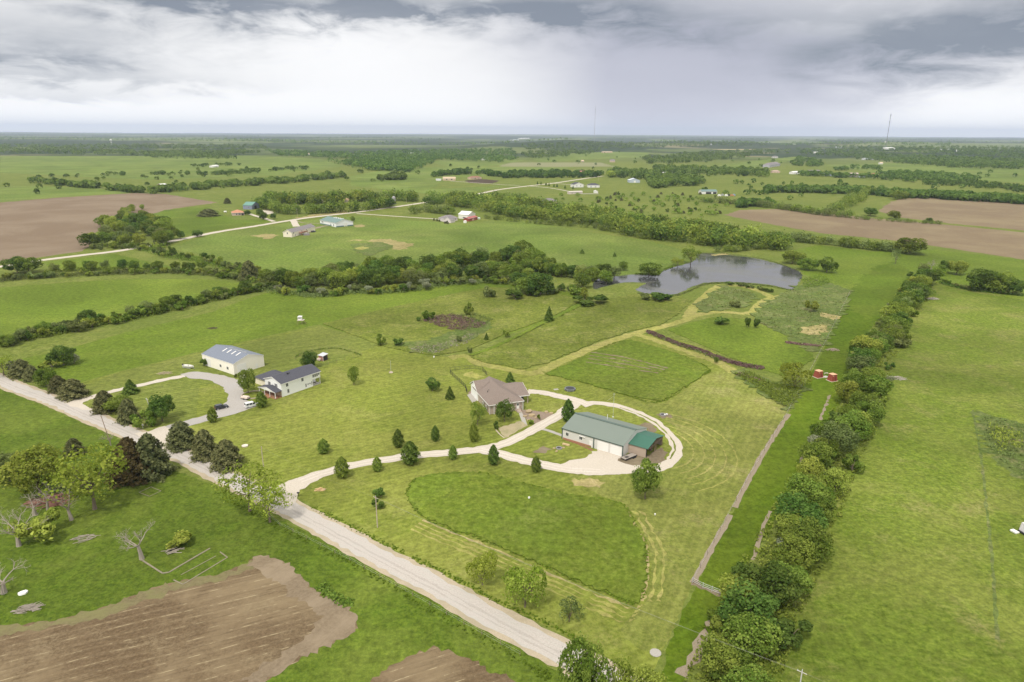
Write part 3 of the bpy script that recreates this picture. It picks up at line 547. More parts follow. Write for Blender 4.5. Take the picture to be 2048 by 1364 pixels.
# ------------------------------------------------------------------ trees: prototypes
LM = {
 'dark': leafmat('leaf_dark', (0.056,0.104,0.020), (0.152,0.220,0.046)),
 'mid': leafmat('leaf_mid', (0.085,0.140,0.020), (0.226,0.287,0.055)),
 'lite': leafmat('leaf_light', (0.140,0.195,0.027), (0.317,0.366,0.073)),
 'lime':  leafmat('leaf_lime', (.165,.225,.024), (.325,.385,.07)),
 'olive': leafmat('leaf_olive', (.105,.14,.038), (.235,.275,.095)),
 'grey': leafmat('leaf_grey', (0.171,0.195,0.110), (0.329,0.342,0.220)),
 'cedar': leafmat('leaf_cedar', (0.069,0.085,0.036), (0.215,0.217,0.090)),
 'brown': leafmat('leaf_brown', (.07,.053,.025), (.15,.12,.05)),
 'turf': leafmat('turf_blades', (.075,.125,.012), (.165,.225,.028), hue=.0, trans=.4),
 'twig':  leafmat('bare_twigs', (.13,.085,.07), (.22,.15,.125), trans=.05),
 'pale_twig':  leafmat('pale_twigs', (.22,.185,.14), (.34,.30,.24), trans=.05),
}
BARK = plain('bark', (.16,.125,.095), .95, .3, 2); DEADW = plain('dead_wood', (.29,.25,.205), .9, .25, 2)
def cards(cent, nrm, size, tint, rng, jit=.55, asp=1.0):
    n = len(cent); nr = nrm + rng.normal(0, jit, (n,3)); nr /= np.linalg.norm(nr, axis=1, keepdims=True)+1e-9
    a = np.cross(nr, rng.normal(0,1,(n,3))); a /= np.linalg.norm(a, axis=1, keepdims=True)+1e-9; b = np.cross(nr, a)
    s = (size*rng.uniform(.6,1.35,n))[:,None] if np.isscalar(size) else (size*rng.uniform(.6,1.35,n))[:,None]
    bend = nr*s*.25
    v = np.stack([cent-a*s*asp-bend, cent-b*s*.75, cent+a*s*asp-bend*.6, cent+b*s*.75+bend*.4], 1).reshape(-1,3)
    return v, np.repeat(np.clip(tint,0,1), 1)
def card_mesh(name, v, tint, mats, extra=None):
    n = len(v)//4; me = bpy.data.meshes.new(name); ev, ef = ([], []) if extra is None else (extra.v, extra.f)
    allv = np.vstack([v, np.array(ev).reshape(-1,3)]) if ev else v
    nl = 4*n + sum(len(f) for f in ef); me.vertices.add(len(allv)); me.vertices.foreach_set('co', allv.astype(np.float32).ravel())
    me.loops.add(nl); me.polygons.add(n+len(ef))
    idx = list(range(4*n)); st = list(range(0, 4*n, 4))
    for f in ef: st.append(len(idx)); idx += [4*n+i for i in f]
    me.loops.foreach_set('vertex_index', np.array(idx, np.int32)); me.polygons.foreach_set('loop_start', np.array(st, np.int32))
    at = me.attributes.new('tint', 'FLOAT', 'FACE'); at.data.foreach_set('value', np.concatenate([tint, np.full(len(ef), .5)]).astype(np.float32))
    for m in mats: me.materials.append(m)
    if ef: me.polygons.foreach_set('material_index', np.array([0]*n+[1]*len(ef), np.int32))
    me.update(calc_edges=True); me.validate(); return me
def lobes_crown(H, Rr, base, n, size, seed, nl=12, flat=1.0, gap=.0, top=1.0):
    rng = np.random.default_rng(seed); cz = (H+base)/2; hz_ = (H-base)/2; L = []
    for k in range(nl):
        d = rng.normal(0,1,3); d /= np.linalg.norm(d); q = rng.uniform(.25,.95)**.6
        c = np.array([d[0]*Rr*q*.80, d[1]*Rr*q*.80, cz+d[2]*hz_*q*.76]); r = rng.uniform(.20,.44)*min(Rr, hz_*1.15); L.append((c, r))
    cs, ns, ts = [], [], []; per = int(n/nl*1.5)
    for i, (c, r) in enumerate(L):
        d = rng.normal(0,1,(per,3)); d /= np.linalg.norm(d, axis=1, keepdims=True); d[:,2] = np.where(rng.random(per)<.35, np.abs(d[:,2]), d[:,2])
        p = c + d*r*(rng.uniform(.78,1.06,per)**.7)[:,None]*np.array([1,1,flat])
        stray = rng.random(per) < .12; p[stray] += d[stray]*(r*rng.uniform(.1,.45,stray.sum()))[:,None]
        keep = np.ones(per, bool)
        for j, (c2, r2) in enumerate(L):
            if j != i: keep &= np.linalg.norm((p-c2)/np.array([1,1,flat]), axis=1) > r2*.72
        keep &= rng.random(per) > gap
        keep &= p[:,2] > max(.1, base*.5)
        lt = rng.uniform(.1,.75); cs.append(p[keep]); ns.append(d[keep]); ts.append(np.clip(lt+rng.normal(0,.22,keep.sum()),0,1))
    return np.vstack(cs), np.vstack(ns), np.concatenate(ts), L
def conic_crown(H, Rr, base, n, seed, power=.75, bulge=0.0):
    rng = np.random.default_rng(seed); t = rng.random(n)**(1.15 if not bulge else .9); an = rng.uniform(0, 2*math.pi, n)
    if bulge: r = Rr*np.sin(np.pi*np.clip(t*.97+.03,0,1)**.70)**.62
    else: r = Rr*(1-t)**power
    lob = 1+.20*np.sin(an*5+t*17+seed)+.14*np.sin(an*9-t*31+seed*2)+rng.normal(0,.07,n); r = r*lob*rng.uniform(.72,1.04,n)**.6
    p = np.stack([np.cos(an)*r, np.sin(an)*r, base+t*(H-base)+rng.normal(0,.12,n)], 1); nr = np.stack([np.cos(an), np.sin(an), np.full(n,.45)], 1)
    ti = np.clip(.42+.28*np.sin(an*5+t*17+seed)+rng.normal(0,.2,n),0,1); return p, nr, ti, None
def limbs(H, base, Rr, L, seed, r0):
    rng = random.Random(seed); mb = MB(); lean = Vector((rng.uniform(-.3,.3), rng.uniform(-.3,.3), 0))
    top = Vector((0,0,base+(H-base)*.55))+lean; mid = Vector((0,0,base*.8))+lean*.4
    mb.tube([(0,0,-.1),(0,0,base*.3),mid,top], [r0*1.35,r0,r0*.8,r0*.3], 7)
    for c, r in (L or [])[:9]:
        c = Vector(c); s = mid.lerp(top, rng.uniform(0,.7)); m = s.lerp(c, .5)+Vector((0,0,rng.uniform(.1,.6))); mb.tube([s, m, c], [r0*.45, r0*.28, r0*.08], 5)
    return mb
PROTO = {}
def proto(key, kind, H, Rr, base, n, size, col, seed, **k):
    rng = np.random.default_rng(seed+99)
    if kind == 'lobes': p, nr, ti, L = lobes_crown(H, Rr, base, n, size, seed, **k)
    else: p, nr, ti, L = conic_crown(H, Rr, base, n, seed, **k)
    zz = np.percentile(p[:,2], 99.7); p[:,2] *= (H-.1)/zz; rx = np.percentile(np.hypot(p[:,0],p[:,1]), 97); p[:,:2] *= Rr*.97/rx
    if L: L = [(np.array([c[0]*Rr*.97/rx, c[1]*Rr*.97/rx, c[2]*(H-.1)/zz]), r) for c, r in L]
    v, ti = cards(p, nr, size, ti, rng); crown = card_mesh('crown', v, ti, [LM[col]])
    tr = limbs(H, base, Rr, L, seed, max(.10, H*.022)); trunk = tr.mesh('trunk', BARK)
    whole = card_mesh('tree', v, ti, [LM[col], BARK], tr)
    PROTO.setdefault(key, []).append(dict(H=H, R=Rr, crown=crown, trunk=trunk, whole=whole, base=base))
for s in range(3):
    proto('dark', 'lobes', 9, 4.4, .7, 4200, .25, 'dark', 10+s, nl=22)
    proto('mid', 'lobes', 10, 4.8, .8, 4600, .25, 'mid', 20+s, nl=26)
    proto('lite', 'lobes', 9, 4.5, .8, 4000, .24, 'lite', 30+s, nl=24, gap=.12)
    proto('olive', 'lobes', 9, 4.2, .7, 3800, .22, 'olive', 40+s, nl=24, gap=.2)
for s in range(2):
    proto('lime', 'lobes', 10, 4.8, 2.0, 3600, .22, 'lime', 50+s, nl=30, gap=.45)
    proto('grey', 'lobes', 5, 2.6, .6, 1300, .22, 'grey', 55+s, nl=11, gap=.15)
    proto('cedar', 'conic', 7, 2.9, .1, 4200, .20, 'cedar', 60+s, power=.46)
    proto('cone', 'conic', 6, 1.9, .2, 1800, .24, 'dark', 65+s, power=.8)
    proto('brown', 'conic', 8, 3.0, .2, 4200, .20, 'brown', 68+s, power=.55)
    proto('pear', 'conic', 6, 2.1, .35, 3000, .19, 'mid', 70+s, bulge=1.0)
    proto('pear_dark', 'conic', 6, 1.9, .35, 3000, .19, 'dark', 73+s, bulge=1.0)
    proto('shrub', 'lobes', 3.2, 2.4, .1, 1100, .24, 'mid', 80+s, nl=10)
    proto('shrub_olive', 'lobes', 3.0, 2.4, .1, 1100, .23, 'olive', 84+s, nl=10)
    proto('shrub_dark', 'lobes', 3.0, 2.2, .1, 1100, .23, 'dark', 88+s, nl=9)
    proto('shrub_lite', 'lobes', 3.2, 2.3, .1, 1100, .23, 'lite', 92+s, nl=10)
    proto('yellow', 'lobes', 6, 3.2, .2, 3200, .15, 'lime', 96+s, nl=18, gap=.25)
    proto('willow', 'lobes', 8, 3.6, .8, 3200, .17, 'lite', 100+s, nl=18, gap=.2)
    proto('twiggy', 'lobes', 5, 2.4, .3, 800, .16, 'olive', 104+s, nl=10, gap=.3)
rt = random.Random(5)
def tree_at(kind, x, y, H, W=None, label=None, cat='tree', group=None, parts=True, name=None, z=0):
    pr = rt.choice(PROTO[kind]); sz = H/pr['H']; sx = (W/2/pr['R']) if W else sz*rt.uniform(.85,1.15)
    nm = name or ('shrub' if cat == 'shrub' else 'cedar_tree' if kind in ('cedar','brown','cone') else 'tree')
    if parts:
        o = thing(nm, label, cat, (x,y,z), rt.uniform(0,6.28), group); o.scale = (sx,sx,sz)
        link('crown', pr['crown'], o); link('trunk', pr['trunk'], o)
    else:
        o = tag(link(nm, pr['whole'], None, (x,y,z), rt.uniform(0,6.28)), label, cat, group); o.scale = (sx,sx,sz)
    return o
def tree(kind, px, pb, pt, label, wpx=None, cat='tree', group=None, name=None):
    b = P(px, pb); H = height_at(px, pb, pt); d = math.hypot(b.y, CAM_H)
    W = wpx*math.sqrt(b.x**2+b.y**2+CAM_H**2)/FPX if wpx else None
    # base px is where the crown's near foot shows: push the trunk back by about half the crown radius
    return tree_at(kind, b.x, b.y, max(.8, H*.97), W, label, cat, group, name=name)
# --- single trees and shrubs one can point at
G1 = 'young trees along the drive and in the front lawn'
for row in [
 ('pear',648,906,877,'narrow young tree alone in the left front lawn nearest the gravel road',24),
 ('pear_dark',797,894,857,'dark oval young tree in the front lawn just behind the biggest drive tree',23),
 ('pear_dark',871,882,850,'dark oval young tree in the middle of the front lawn, far from the drive',18),
 ('pear',685,954,912,'oval tree at the drive bend nearest the gravel road',30),
 ('pear',755,942,912,'small oval tree on the south side of the drive left of the biggest drive tree',20),
 ('pear_dark',821,927,881,'biggest oval tree standing right at the drive edge',37),
 ('pear',906,918,889,'small oval tree at the middle of the curved drive',19),
 ('pear_dark',987,929,888,'narrow oval tree where the drive forks',23),
 ('pear',1072,943,911,'small tree on the south side of the drive before the green roofed shed',21),
 ('pear',948,883,843,'tall narrow tree on the lawn in front of the brown roofed house',20)]:
    tree(*row[:5], wpx=row[5], group=G1)
tree('cone',900,797,772,'small pointed tree beside the brown roofed house patio',20)
tree('dark',865,782,755,'round dark tree left of the fenced dog yard',29)
tree('lite',708,770,731,'bright green upright tree alone on the lawn right of the white house',26)
tree('willow',955,850,804,'wispy light green tree at the front left corner of the brown roofed house',36)
tree('dark',1009,843,800,'round dark green tree hiding the front wall of the brown roofed house',37)
tree('pear_dark',1136,843,797,'tall dark oval tree at the rear left corner of the green roofed shed',27)
tree('cone',1020,763,743,'small dark tree behind the brown roofed house',20)
tree('mid',1290,997,917,'big leafy tree on the lawn below the green roofed shed',60)
tree('pear',426,844,813,'small tree between the drive and the lawn near the black car',19)
tree('pear',524,814,781,'oval tree in front of the white house porch, beside the white car',22)
tree('mid',497,786,737,'broad leafy tree in front of the white house between drive and porch',34)
tree('dark',619,737,702,'round tree just behind the white house beside the hen house',33)
tree('shrub_dark',992,858,843,'round clipped shrub at the front left of the brown roofed house',14,cat='shrub')
tree('shrub_dark',408,733,718,'dark shrub at the left wall of the cream metal barn',18,cat='shrub')
tree('shrub',472,755,747,'small bush at the near corner of the cream metal barn',8,cat='shrub')
tree('shrub',1077,839,829,'small round shrub in the rock bed beside the drive',9,cat='shrub')
tree('shrub_lite',1062,848,838,'low leafy shrub at the foot of the rock bed',13,cat='shrub')
tree('shrub_dark',762,994,975,'round dark shrub behind the utility pole, upper of two',29,cat='shrub')
tree('shrub_dark',757,1017,999,'round dark shrub behind the utility pole, lower of two',25,cat='shrub')
tree('yellow',965,1170,1100,'airy yellow green bush left of the two beside the gravel road',60)
tree('yellow',1050,1214,1121,'larger airy yellow green bush beside the gravel road',84)
tree('twiggy',1138,1243,1196,'thin half bare bush right of the two yellow green bushes',50)
tree('yellow',1588,776,724,'dense yellow green willow bush beside the red roofless huts',62)
# left roadside
tree('lime',8,750,712,'yellow green bush at the left frame edge above the road',44)
tree('grey',25,748,722,'pale grey bush at the left end of the roadside cedars',22)
for row in [('cedar',45,752,718,'brownish cedar in the far row along the road, leftmost',40),('cedar',66,760,730,'narrow cedar in the far roadside row, second from the left',28),
  ('mid',93,772,735,'green leafy bush between the cedars of the far roadside row',36),('cedar',118,782,750,'cedar near the right end of the far roadside row',34),
  ('cedar',148,793,757,'broad cedar at the right end of the far roadside row by the drive mouth',50),
  ('cedar',211,822,780,'dark rounded cedar at the near side of the left drive mouth',42),('cone',262,786,758,'pointed cedar standing on the left drive edge',29),
  ('lite',240,826,792,'light green bush between two cedars beside the gravel road',44),('cedar',259,843,796,'blue green cedar in the cluster beside the gravel road',40),
  ('dark',325,842,790,'round dark green tree near the white utility pole',50),('shrub',292,852,820,'bright leafy bush next to the mailbox',46),
  ('cedar',365,893,841,'big cedar right of the second drive mouth, leftmost of three',58),('cedar',412,914,858,'big cedar in the middle of three right of the drive mouth',52),
  ('cedar',455,933,878,'big brownish cedar rightmost of three beside the road',62),
  ('brown',265,957,873,'tall rusty brown cedar below the road in the left foreground',80),('cedar',305,950,866,'tall blue green cedar below the road in the left foreground',72),
  ('cedar',150,910,876,'small dark cedar in the left foreground field',36),
  ('lite',80,985,893,'leafy tree at the left edge behind the dead trees',100),('olive',20,960,905,'olive leafy tree at the far left edge of the foreground',80),
  ('lime',190,1018,893,'tall bright yellow green tree in the left foreground',130),('lime',150,985,930,'smaller yellow green tree behind the tallest bright tree in the left foreground',70),
  ('lime',500,1022,930,'spreading bright green tree beside the gravel road, left of its pair',110),('lime',540,1045,958,'bright green tree at the drive mouth, nearest the road',78),
  ('dark',128,730,692,'dark round tree alone in the hay field above the road',44),('grey',149,727,707,'pale grey green bush beside the dark round tree in the hay field',22),
  ('shrub_lite',105,738,722,'low bright bush left of the dark round tree in the hay field',40),
  ('shrub_lite',70,1078,1030,'light green undergrowth below the bare trees at the left edge',80),('shrub_lite',355,1090,1068,'low bright sapling clump beside the dead tree',50)]:
    tree(*row[:5], wpx=row[5], cat='shrub' if row[0].startswith('shrub') else 'tree')
# meadow bushes
for row in [('shrub',858,641,621,'bush at the upper left of the red brown brush patch',26),('shrub',938,630,606,'leafy bush at the top of the red brown brush patch',22),
  ('shrub_dark',835,643,634,'small bush at the left tip of the red brown brush patch',12),
  ('shrub',762,690,668,'taller leafy bush at the left of a pair in the middle meadow',22),('shrub_dark',794,690,676,'low wide bush at the right of a pair in the middle meadow',28),
  ('shrub_olive',918,684,671,'olive bush by the straw coloured patch below the red brown brush',13),('cone',973,680,665,'small dark bush in the meadow left of the round green one',10),
  ('shrub',1012,674,660,'round green bush in the meadow',16),('shrub_olive',940,706,693,'lone small bush beside the mown path corner',10),('cone',1098,642,612,'tall pointed weedy bush in the meadow left of the big path',20),
  ('shrub_dark',1180,608,592,'low spreading thicket near the pond inlet',72),('shrub_lite',1170,600,575,'upright light bush growing from the thicket near the pond inlet',20),
  ('cone',1164,507,497,'small round cedar in the far pasture, left of two',10),('cone',1229,513,504,'small round cedar in the far pasture, right of two',8),
  ('shrub_lite',1621,624,602,'round olive green bush in the weedy patch',30),('shrub_dark',1497,656,634,'dark bush left of a pair in the bright meadow',14),('shrub_dark',1511,656,636,'dark bush right of a pair in the bright meadow',16),
  ('shrub_dark',1442,647,633,'dark low bush at the left of the bright meadow',36),('shrub_olive',1470,614,602,'grey green low bush on the mound between the mown paths',24),
  ('mid',1432,726,713,'small sapling beside the long brush row',10),
  ('shrub_olive',980,594,573,'grey green thicket at the edge of the creek wood',30),('shrub_dark',1030,600,578,'dark low thicket right of the grey green one by the creek wood',44),
  ('shrub_dark',1330,602,588,'low dark thicket on the meadow beside the pond bay',56),('shrub_olive',1290,600,586,'pale thicket left of the dark one beside the pond bay',26),
  ('dark',1653,545,513,'dark round tree standing alone on the pond dam',34),('lite',1584,527,500,'light green tree on the pond dam',46),('mid',1615,540,515,'green tree right of the light one on the pond dam',38),
  ('twiggy',1790,528,496,'thin crooked tree in the green strip right of the pond',18),('lite',1912,549,520,'round yellow green tree right of the tall hedge end',36),
  ('dark',1962,582,537,'dark tree leftmost of three at the right field corner',46),('mid',1995,585,543,'green tree in the middle of three at the right field corner',44),('dark',2025,588,557,'dark tree rightmost of three at the right field corner',36),
  ('mid',1818,507,474,'broad round tree at the right end of the hedge under the brown field',56),
  ('willow',1381,528,490,'tall pale willow at the head of the pond',40),('willow',1355,532,514,'low yellow willow beside the pale willow at the pond',26),
  ('mid',1298,551,524,'leaning green tree overhanging the pond inlet',50),('mid',1247,541,522,'small green tree above the pond inlet',20),('mid',1212,568,540,'green bush standing in the pond inlet',34),('mid',1165,575,545,'green tree closing the left end of the pond inlet',40),('mid',1185,562,535,'leafy tree on the far bank of the pond inlet, left of two',36),('olive',1228,556,530,'olive tree on the far bank of the pond inlet, right of two',34),('shrub',1150,588,570,'light bush on the near bank at the left of the pond inlet',36),
  ('dark',1740,432,415,'round dark tree in the hedge between the two brown fields',28),('mid',1788,438,421,'flat topped tree in the hedge between the two brown fields',26),('dark',1858,446,435,'small round tree at the right end of the hedge between the brown fields',12),
  ('dark',1081,590,545,'dark broad tree at the near edge of the creek wood',60),('mid',1055,588,552,'leafy tree left of the dark broad one at the near edge of the creek wood',50),
  ('mid',1047,520,478,'tallest tree of the creek wood',40),('cedar',500,560,520,'dark round tree in the left creek belt',40),('olive',545,570,538,'olive brown tree right of the dark round tree in the left creek belt',40),
  ('dark',35,546,512,'dark tree at the left end of the creek belt',40),('mid',58,546,513,'round green tree right of the dark one at the left end of the creek belt',42),
  ('cedar',417,432,417,'broad low cedar left of the orange roofed house',40),('dark',395,474,460,'small dark tree at the far road in the left middle distance',20),('dark',362,478,461,'dark tree beside the far road near the left wood',18),
  ('cedar',455,407,395,'cedar behind the orange roofed house',14),('dark',495,430,420,'small tree in front of the slate blue barn, left of three',14),('dark',520,434,417,'tree in front of the slate blue barn, middle of three',14),('dark',527,440,424,'tree nearest the far road in front of the slate blue barn',16),('dark',547,438,426,'small tree right of the slate blue barn',13),
  ('dark',780,416,396,'round tree touching the far road',26),('mid',706,444,432,'small bush right of the white barn with the teal roof',10)]:
    tree(*row[:5], wpx=row[5], cat='shrub' if row[0].startswith('shrub') else 'tree')
for k, (x, y, t, w) in enumerate([(1178,1440,1300,64),(1150,1425,1278,62),(1292,1430,1338,62),(1240,1440,1322,54)]):
    b = P(x, y); tree_at(['mid','mid','lite','lite'][k], b.x, b.y, height_at(x, y, t), w*.1, ['leafy tree at the bottom edge in front of the road, darker of the group','bright leafy tree at the bottom edge covering the road, tallest of the group','light green tree at the bottom edge by the drive end, rightmost','light green tree at the bottom edge between two others'][k], 'tree')
# --- belts of trees
def mass_belt(name, line, n, width, cols, hr, label, K=170):
    """a belt too far off to tell its trees apart: one mass of foliage"""
    pts = PP(line); L = [0]; rng = np.random.default_rng(n)
    for i in range(1, len(pts)): L.append(L[-1]+(pts[i]-pts[i-1]).length)
    for ci, col in enumerate(cols):
        cs, ns, ts, ss = [], [], [], []
        for k in range(int(n*1.9)//len(cols)):
            s = rng.random()*L[-1]*.9999; i = min(max(j for j in range(len(L)) if L[j] <= s), len(pts)-2)
            p = pts[i].lerp(pts[i+1], (s-L[i])/(L[i+1]-L[i])); t = (pts[i+1]-pts[i]).normalized(); p = p+Vector((-t.y,t.x,0))*rng.uniform(-.5,.5)*width
            h = rng.uniform(*hr)*(1.2 if rng.random() < .7 else .6); w = h*rng.uniform(.45,.68)
            d = rng.normal(0,1,(K,3)); d /= np.linalg.norm(d,axis=1,keepdims=True); d[:,2] = np.where(rng.random(K)<.5, np.abs(d[:,2]), d[:,2])
            an = np.arctan2(d[:,1], d[:,0]); lob = 1+.22*np.sin(an*3+k)+.18*np.sin(d[:,2]*6+an*2+k*2)
            cs.append(np.array([p.x,p.y,p.z+h*.47])+d*np.array([w,w,h*.5])*lob[:,None]*rng.uniform(.8,1.05,K)[:,None]); ns.append(d); ts.append(np.clip(rng.uniform(.1,.75)+.2*np.sin(an*3+k)+rng.normal(0,.15,K),0,1)); ss.append(np.full(K, h*.068))
        v, ti = cards(np.vstack(cs), np.vstack(ns), np.concatenate(ss), np.concatenate(ts), rng, jit=.45); o = link(name, card_mesh(name, v, ti, [LM[col]])); o['kind'] = 'stuff'; o['label'] = label+(', '+{'mid':'leaf green','dark':'dark green','olive':'olive','lite':'light green'}[col]+' trees')
def belt(line, n, width, kinds, hr, label, group, cat='tree', parts=False, wr=(.95,1.35)):
    pts = PP(line); L = [0]
    for i in range(1, len(pts)): L.append(L[-1]+(pts[i]-pts[i-1]).length)
    for k in range(n):
        s = (k+rt.random())/n*L[-1]; i = max(j for j in range(len(L)) if L[j] <= s); i = min(i, len(pts)-2)
        p = pts[i].lerp(pts[i+1], (s-L[i])/(L[i+1]-L[i])); t = (pts[i+1]-pts[i]).normalized()
        p += Vector((-t.y, t.x, 0))*rt.uniform(-.5,.5)*width; H = rt.uniform(*hr)
        kd = rt.choice(kinds); tree_at(kd, p.x, p.y, H, H*rt.uniform(*wr), f"{WORD[kd]} {label}", 'shrub' if kd.startswith('shrub') else 'tree', group, parts=parts)
WORD = dict(dark='dark green tree', mid='leafy green tree', lite='light green tree', olive='olive green tree', lime='yellow green tree', grey='pale grey green bush', cedar='dark cedar', cone='pointed cedar', brown='brown cedar',
   pear='oval tree', pear_dark='dark oval tree', shrub='green shrub', shrub_olive='olive shrub', shrub_dark='dark shrub', shrub_lite='light green shrub', yellow='yellow green bush', willow='wispy willow', twiggy='half bare bush')
HEDGE = [(1850,560),(1815,612),(1775,668),(1742,728),(1728,790),(1700,850),(1662,915),(1632,985),(1600,1055),(1565,1125),(1530,1190),(1500,1260),(1475,1330),(1450,1420)]
belt(HEDGE, 72, 9, ['mid','mid','lite','dark','lite','olive','mid'], (6.5,10.5), 'in the tall hedge beside the mown lane', 'trees of the tall hedge beside the lane', parts=True, wr=(1.1,1.45))
belt(HEDGE, 40, 16, ['shrub','shrub_olive','shrub_dark','grey','shrub_lite'], (3,5), 'in the undergrowth of the tall hedge beside the lane', 'undergrowth of the tall hedge', parts=True, wr=(1.3,1.9))
belt([(1850,548),(1880,545),(1870,560)], 4, 8, ['olive','mid'], (7,10), 'at the far end of the tall hedge', 'trees at the far end of the tall hedge')
belt([(1880,566),(1940,580),(2048,592)], 14, 4, ['shrub_dark','shrub_olive'], (2,3.5), 'along the far edge of the right pasture', 'shrubs along the far edge of the right pasture', wr=(1.2,1.8))
belt([(0,690),(60,676),(130,664),(200,648),(280,634),(400,606),(520,578),(560,570)], 70, 11, ['shrub','shrub_dark','shrub_olive','shrub_lite','shrub'], (3.2,5.6), 'in the lower hedge of the left hay fields', 'shrubs of the lower left hedge', wr=(1.1,1.7))
belt([(0,700),(60,676),(180,648),(330,620),(540,570)], 14, 6, ['mid','dark','olive'], (5.5,8), 'in the lower hedge of the left hay fields', 'trees of the lower left hedge')
belt([(0,562),(100,553),(220,548),(340,545),(430,550),(500,560),(560,572)], 44, 12, ['shrub_olive','shrub_olive','shrub','shrub_lite'], (2.8,4.8), 'in the low upper hedge of the left hay fields', 'shrubs of the upper left hedge', wr=(1.3,2.0))
belt([(100,546),(180,540),(260,538),(340,542),(420,540)], 14, 8, ['mid','olive','dark'], (5,8), 'in the upper hedge of the left hay fields', 'trees of the upper left hedge')
belt([(300,500),(350,515),(400,520),(440,530),(490,545),(520,565)], 32, 14, ['shrub','shrub_olive','shrub_dark','shrub_lite'], (3.5,6), 'in the hedge climbing from the creek to the left wood', 'shrubs between creek and left wood', wr=(1.0,1.6))
belt([(195,497),(240,485),(290,492),(330,478),(300,455),(260,445),(230,450),(240,470),(280,470)], 44, 24, ['mid','dark','mid','olive','lite','mid'], (9.5,15), 'in the small wood beside the left brown field', 'trees of the small left wood')
belt([(180,500),(240,495),(300,500),(330,490)], 16, 12, ['shrub_olive','shrub','shrub_lite'], (3.5,5.5), 'at the foot of the small wood beside the left brown field', 'shrubs of the small left wood', wr=(1.2,1.7))
belt([(235,437),(275,420),(300,418)], 6, 10, ['mid','lite','twiggy'], (7,10), 'at the top of the small wood by the left brown field', 'trees at the top of the small left wood')
belt([(520,578),(600,590),(650,592),(720,585),(770,585),(840,578),(900,568),(960,565),(1020,566)], 40, 11, ['shrub','shrub_olive','shrub_lite','grey','shrub_dark'], (3.5,5.5), 'along the near foot of the creek wood', 'shrubs at the near foot of the creek wood', wr=(1.2,1.7))
belt([(540,568),(600,575),(660,574),(730,570),(800,568),(880,560),(960,553),(1010,556),(1060,570)], 50, 17, ['mid','lite','olive','mid','dark'], (8,12), 'in the near half of the creek wood', 'trees of the near creek wood')
belt([(650,560),(720,552),(800,552),(860,548),(920,540),(980,530),(1040,528),(1090,545)], 42, 18, ['dark','mid','olive','mid'], (9,14), 'in the far half of the creek wood', 'trees of the far creek wood')
belt([(1030,535),(1080,545),(1130,555),(1180,556),(1210,552)], 26, 10, ['mid','olive','dark','shrub','willow'], (6,10), 'between the creek wood and the pond inlet', 'trees above the pond inlet')
belt([(1020,590),(1060,592),(1100,590),(1140,580)], 10, 6, ['shrub_dark','shrub','shrub_olive'], (3,5), 'on the bank left of the pond inlet', 'shrubs left of the pond inlet', wr=(1.2,1.7))
belt([(1455,570),(1490,574),(1530,582),(1548,586)], 14, 3.5, ['shrub_dark','shrub_olive'], (1.6,2.8), 'on the near bank of the pond', 'shrubs on the near pond bank', wr=(1.4,2.0))
mass_belt('hedgerow', [(1430,504),(1480,502),(1500,498),(1540,498)], 20, 10, ['mid','olive'], (3,5), 'foliage behind the head of the pond')
mass_belt('tree_belt', [(905,412),(960,418),(1020,430),(1080,440),(1140,446),(1190,446),(1240,460),(1290,474),(1350,480),(1420,488),(1500,498)], 150, 26, ['mid','dark','mid','lite'], (8,13), 'foliage in the near half of the valley wood behind the pasture')
mass_belt('tree_belt', [(860,400),(930,404),(1000,412),(1070,420),(1140,430),(1220,440),(1290,455),(1360,465),(1440,478),(1530,490)], 130, 29, ['mid','dark','mid','lite'], (9,13), 'foliage in the far half of the valley wood behind the pasture')
mass_belt('hedgerow', [(970,437),(1060,447),(1180,455),(1260,472),(1300,480)], 57, 7, ['mid','olive'], (3,5), 'foliage at the near edge of the valley wood')
mass_belt('hedgerow', [(1545,480),(1600,484),(1660,490),(1720,497),(1790,504)], 60, 7, ['mid','olive'], (4,7.5), 'foliage in the hedge below the right brown field')
mass_belt('tree_belt', [(1500,492),(1530,498),(1555,500),(1560,490)], 16, 12, ['mid','dark'], (7,11), 'foliage between the pond and the right brown field')
mass_belt('tree_belt', [(520,412),(570,428),(620,428),(680,424),(740,420),(780,412)], 67, 14, ['mid','dark','mid','lite'], (8,12), 'foliage at the near side of the wood by the far road')
mass_belt('tree_belt', [(530,404),(600,408),(660,406),(720,402),(780,400),(830,404)], 78, 24, ['mid','dark','mid','lite'], (9,14), 'foliage at the back of the wood by the far road')
mass_belt('hedgerow', [(820,428),(860,424),(900,430),(830,418)], 24, 14, ['mid','olive'], (5,9), 'foliage below the bend of the far road')
mass_belt('tree_belt', [(860,410),(920,400),(990,398),(1050,402)], 41, 17, ['mid','dark'], (7,10), 'foliage on the far road side of the valley wood')
mass_belt('hedgerow', [(1400,403),(1480,409),(1560,418),(1640,430),(1700,436)], 80, 10, ['mid','olive'], (5,8), 'foliage in the hedge at the top of the right brown field')
mass_belt('hedgerow', [(1700,437),(1780,443),(1880,449)], 36, 5, ['mid','olive'], (2.5,4), 'foliage in the hedge between the two brown fields')
mass_belt('tree_belt', [(1665,430),(1690,415),(1715,400),(1740,388)], 32, 17, ['mid','dark'], (8,11), 'foliage in the diagonal belt between the right fields')
mass_belt('tree_belt', [(1780,398),(1800,400),(1808,394)], 8, 10, ['mid','dark'], (9,12), 'foliage at the left corner of the upper brown field')
rs = random.Random(3)
